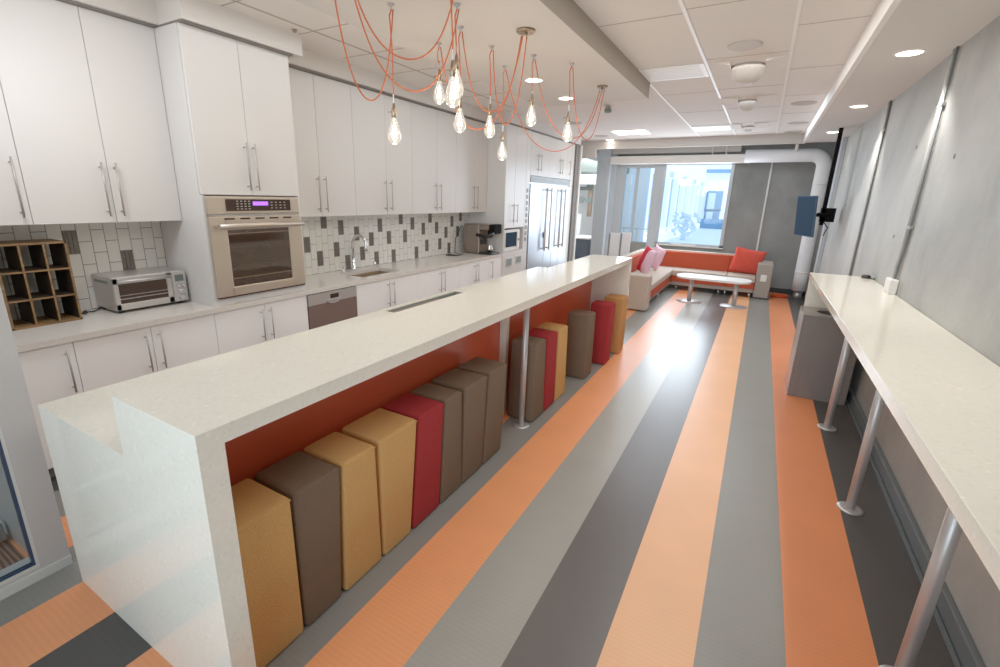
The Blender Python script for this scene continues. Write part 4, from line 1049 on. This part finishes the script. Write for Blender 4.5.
# ------------------------------------------------------------------ ceiling fixtures
def downlight(x, y, z, label, r=0.075, power=12, spot=True):
    t = thing('downlight', (x, y, z), label, 'light', 'round recessed downlights')
    g = G(); n = 32
    rings = [[g.bm.verts.new((x+q*math.cos(2*PI*k/n), y+q*math.sin(2*PI*k/n), zz)) for k in range(n)] for q, zz in ((r, z-0.001), (r, z-0.006), (r+0.014, z-0.004), (r+0.014, z-0.0005))]
    for a, b_ in zip(rings, rings[1:]):
        for k in range(n): g.bm.faces.new((a[k], a[(k+1) % n], b_[(k+1) % n], b_[k]))
    g.put('trim_ring', M['tbar'], t)
    g = G(); g.lathe((x, y, z-0.004), [(r,0),(r,0.0035)], 28); g.put('lens', M['lamp'], t)
    if spot:
        ld = bpy.data.lights.new('downlight_lamp', 'SPOT'); ld.energy = power; ld.spot_size = math.radians(95); ld.spot_blend = 0.6; ld.shadow_soft_size = 0.05; ld.color = (1, 0.97, 0.92)
        o = bpy.data.objects.new('downlight_lamp', ld); C.objects.link(o); o.parent = t; o.location = (0, 0, -0.03)
downlight(0.724, 4.649, ZL, 'round downlight in the right soffit, nearest and largest', power=60)
downlight(0.731, 6.779, ZL, 'round downlight in the right soffit, second along', power=60)
downlight(0.721, 8.954, ZL, 'round downlight in the right soffit beside the black TV pole', power=9)
downlight(0.724, 2.5, ZL, 'round downlight in the right soffit above the near counter', power=30)
downlight(-2.022, 4.299, ZL, 'round downlight in the island ceiling panel behind the pendants', power=14)
downlight(-2.037, 5.164, ZL, 'round downlight at the far end of the island ceiling panel', power=14)
downlight(-2.99, 10.2, ZC, 'small round downlight near the far fascia', 0.08, 10)
def square_light(x0, x1, y0, y1, z, label, power=60):
    t = thing('square_troffer', ((x0+x1)/2, (y0+y1)/2, z), label, 'light', 'rectangular ceiling lights')
    g = G(); g.box(x0, x1, y0, y0+0.03, z-0.006, z-0.0005); g.box(x0, x1, y1-0.03, y1, z-0.006, z-0.0005); g.box(x0, x0+0.03, y0+0.03, y1-0.03, z-0.006, z-0.0005); g.box(x1-0.03, x1, y0+0.03, y1-0.03, z-0.006, z-0.0005)
    g.put('frame', M['tbar'], t)
    g = G(); g.box(x0+0.03, x1-0.03, y0+0.03, y1-0.03, z-0.004, z-0.0005); g.put('lens', M['lamp'], t)
square_light(-2.65, -2.0, 8.95, 9.55, ZC, 'bright square ceiling light before the far window')
square_light(-2.48, -2.25, 5.85, 6.2, ZC, 'small bright ceiling light just beyond the island ceiling panel')
def disc(name, x, y, z, r, h, mat, label, cat, prof=None, group=None):
    t = thing(name, (x, y, z), label, cat, group)
    g = G(); g.lathe((x, y, z), [(r*q, -h*w_) for q, w_ in (prof or [(1,0.02),(1,0.5),(0.9,1)])], 32); g.put('body', M[mat], t)
    return t
disc('ceiling_speaker', -0.327, 4.594, ZC, 0.125, 0.015, 'grille', 'round off-white ceiling speaker nearest the viewer', 'speaker')
t = disc('ceiling_dome', -0.317, 5.25, ZC, 0.13, 0.15, 'grille', 'white dome fixture hanging from the ceiling behind the nearest speaker', 'ceiling fixture', [(1.05,0.0),(1.05,0.35),(0.95,0.65),(0.7,0.88),(0.35,0.98),(0.08,1.0)])
for sx in (-1, 1):
    g = G(); g.prism([(-0.317+sx*0.14, ZC-0.001), (-0.317+sx*0.32, ZC-0.001), (-0.317+sx*0.30, ZC-0.006), (-0.317+sx*0.14, ZC-0.03)], 'y', 5.02, 5.42); g.put('shade_wedge', M['ceil'], t)  # wedges shaped to imitate triangular shade around the dome
disc('smoke_detector', -0.34, 5.92, ZC, 0.045, 0.02, 'white', 'tiny white smoke detector between the two domes', 'detector')
t = disc('ceiling_dome', -0.367, 6.93, ZC, 0.09, 0.12, 'grille', 'smaller white dome fixture farther along the ceiling', 'ceiling fixture', [(1.05,0.0),(1.05,0.35),(0.95,0.65),(0.7,0.88),(0.35,0.98),(0.08,1.0)])
for sx in (-1, 1):
    g = G(); g.prism([(-0.367+sx*0.1, ZC-0.001), (-0.367+sx*0.32, ZC-0.001), (-0.367+sx*0.30, ZC-0.006), (-0.367+sx*0.1, ZC-0.025)], 'y', 6.65, 7.1); g.put('shade_wedge', M['ceil'], t)  # shade beside the smaller dome, modelled as wedges
t = disc('ceiling_dome', -0.42, 9.2, ZC, 0.08, 0.08, 'ceilw', 'farthest white dome fixture near the window', 'ceiling fixture', [(1.05,0.0),(1.05,0.35),(0.95,0.65),(0.7,0.88),(0.35,0.98),(0.08,1.0)])
for sx in (-1, 1):
    g = G(); g.prism([(-0.42+sx*0.09, ZC-0.001), (-0.42+sx*0.3, ZC-0.001), (-0.42+sx*0.28, ZC-0.006), (-0.42+sx*0.09, ZC-0.02)], 'y', 8.8, 9.35); g.put('shade_wedge', M['ceil'], t)  # wedges standing in for shade at the farthest dome
for (x, y), lb in (((0.234,7.351),'first round grey ceiling grille left of the right soffit'), ((0.259,9.049),'second round grey ceiling grille left of the right soffit'), ((0.241,10.1),'third, farthest round grey ceiling grille by the right soffit'), ((-2.947,7.856),'round grey ceiling grille above the refrigerator aisle'), ((-2.99,9.6),'round grey ceiling grille nearest the office opening')):
    disc('ceiling_grille', x, y, ZC, 0.14, 0.008, 'grilled', lb, 'grille', group='round ceiling grilles')
t = thing('ceiling_vent', (-0.95, 5.24, ZC), 'pale slot vent panel beside the island ceiling panel', 'vent')
g = G(); g.box(-1.245, -0.665, 4.99, 5.50, ZC-0.008, ZC-0.0005, 0.002); g.put('frame', M['tbar'], t)
g = G()
for k in range(8): g.box(-1.20, -0.71, 5.03+k*0.056, 5.06+k*0.056, ZC-0.011, ZC-0.008)
g.put('louvres', M['white'], t)
t = thing('ceiling_vent', (-0.95, 9.2, ZC), 'small pale slot vent far along the ceiling by the window', 'vent')
g = G(); g.box(-1.245, -0.665, 8.9, 9.5, ZC-0.008, ZC-0.0005, 0.002); g.put('frame', M['white'], t)
t = thing('ceiling_camera', (-2.0, 6.6, ZC), 'small grey security camera and box behind the far canopy', 'camera')
g = G(); g.box(-2.03, -1.97, 6.55, 6.65, ZC-0.09, ZC-0.001, 0.01); g.put('bracket', M['grilled'], t)
g = G(); g.lathe((-1.98, 6.55, ZC-0.10), [(0.045,0),(0.05,0.03),(0.03,0.06)], 16); g.put('lens_head', M['duct'], t)
g = G(); g.lathe((-3.36, 2.75, ZC-0.02), [(0.012,0),(0.016,0.008),(0.022,0.02)], 12)
tag(g.put('ceiling_sprinkler', M['brass']), 'tiny brass sprinkler head above the oven cabinet', 'sprinkler')

# ------------------------------------------------------------------ lighting
def area(loc, rot, sx, sy, e, col=(1,1,1), name='area_light', spec=0.15, spread=180):
    ld = bpy.data.lights.new(name, 'AREA'); ld.shape = 'RECTANGLE'; ld.size = sx; ld.size_y = sy; ld.energy = e; ld.color = col; ld.specular_factor = spec; ld.spread = math.radians(spread)
    o = bpy.data.objects.new(name, ld); C.objects.link(o); o.location = loc; o.rotation_euler = rot; return o
warm = (1.0, 0.985, 0.98); neutral = (0.93, 0.97, 1.0); cool = (0.80, 0.90, 1.0)
area((-0.8, -1.9, 1.6), (math.radians(86), 0, math.radians(6)), 3.0, 2.2, 31, (0.72,0.88,1.0), 'near_room_fill', spread=95)  # unseen fill added at the back, standing in for cool daylight
area((-3.0, 3.0, 2.92), (0, 0, 0), 0.4, 5.0, 13, neutral, 'aisle_fill')  # unseen overhead fill added to brighten the kitchen aisle
area((-2.95, 0.85, 2.5), (math.radians(50), 0, math.radians(25)), 0.5, 0.3, 9, neutral, 'aisle_end_fill')  # tilted fill added to brighten the base doors, no fixture here
area((-0.3, 3.2, 2.93), (0, 0, 0), 1.2, 5.5, 30, (1.0,0.965,0.92), 'room_fill')  # broad fill added under the ceiling without a fixture
area((-0.6, 8.2, 2.93), (0, 0, 0), 2.2, 3.0, 29, cool, 'lounge_fill')  # added soft fill over the lounge, no lamp of its own
area((-1.28, 10.9, 1.68), (math.radians(-90), 0, 0), 1.2, 1.6, 46, cool, 'window_light', spec=0.3)
area((-2.47, 10.9, 1.3), (math.radians(-90), 0, 0), 0.6, 2.2, 20, cool, 'door_light', spec=0.4)
area((-5.2, 12.5, 2.95), (0, 0, 0), 3.0, 2.5, 110, (0.95,0.98,1), 'office_light')
area((-4.5, -1.2, 2.8), (0, 0, 0), 2.0, 2.0, 30, (0.95,0.98,1), 'carpet_room_light')
area((-0.4, 4.0, 0.25), (PI, 0, 0), 1.2, 8.0, 9, neutral, 'floor_bounce')  # added uplight imitating light thrown up by the floor

w = bpy.data.worlds.new('world'); bpy.context.scene.world = w; w.use_nodes = True
bg = w.node_tree.nodes['Background']; bg.inputs[0].default_value = (0.86, 0.93, 1.0, 1); bg.inputs[1].default_value = 1.35
sc = bpy.context.scene
sc.view_settings.view_transform = 'Standard'; sc.view_settings.look = 'None'; sc.view_settings.exposure = 0.14; sc.view_settings.gamma = 1.22
sc.cycles.max_bounces = 8; sc.cycles.diffuse_bounces = 5; sc.cycles.glossy_bounces = 4; sc.cycles.transparent_max_bounces = 12
sc.cycles.use_denoising = True; sc.cycles.sample_clamp_indirect = 6
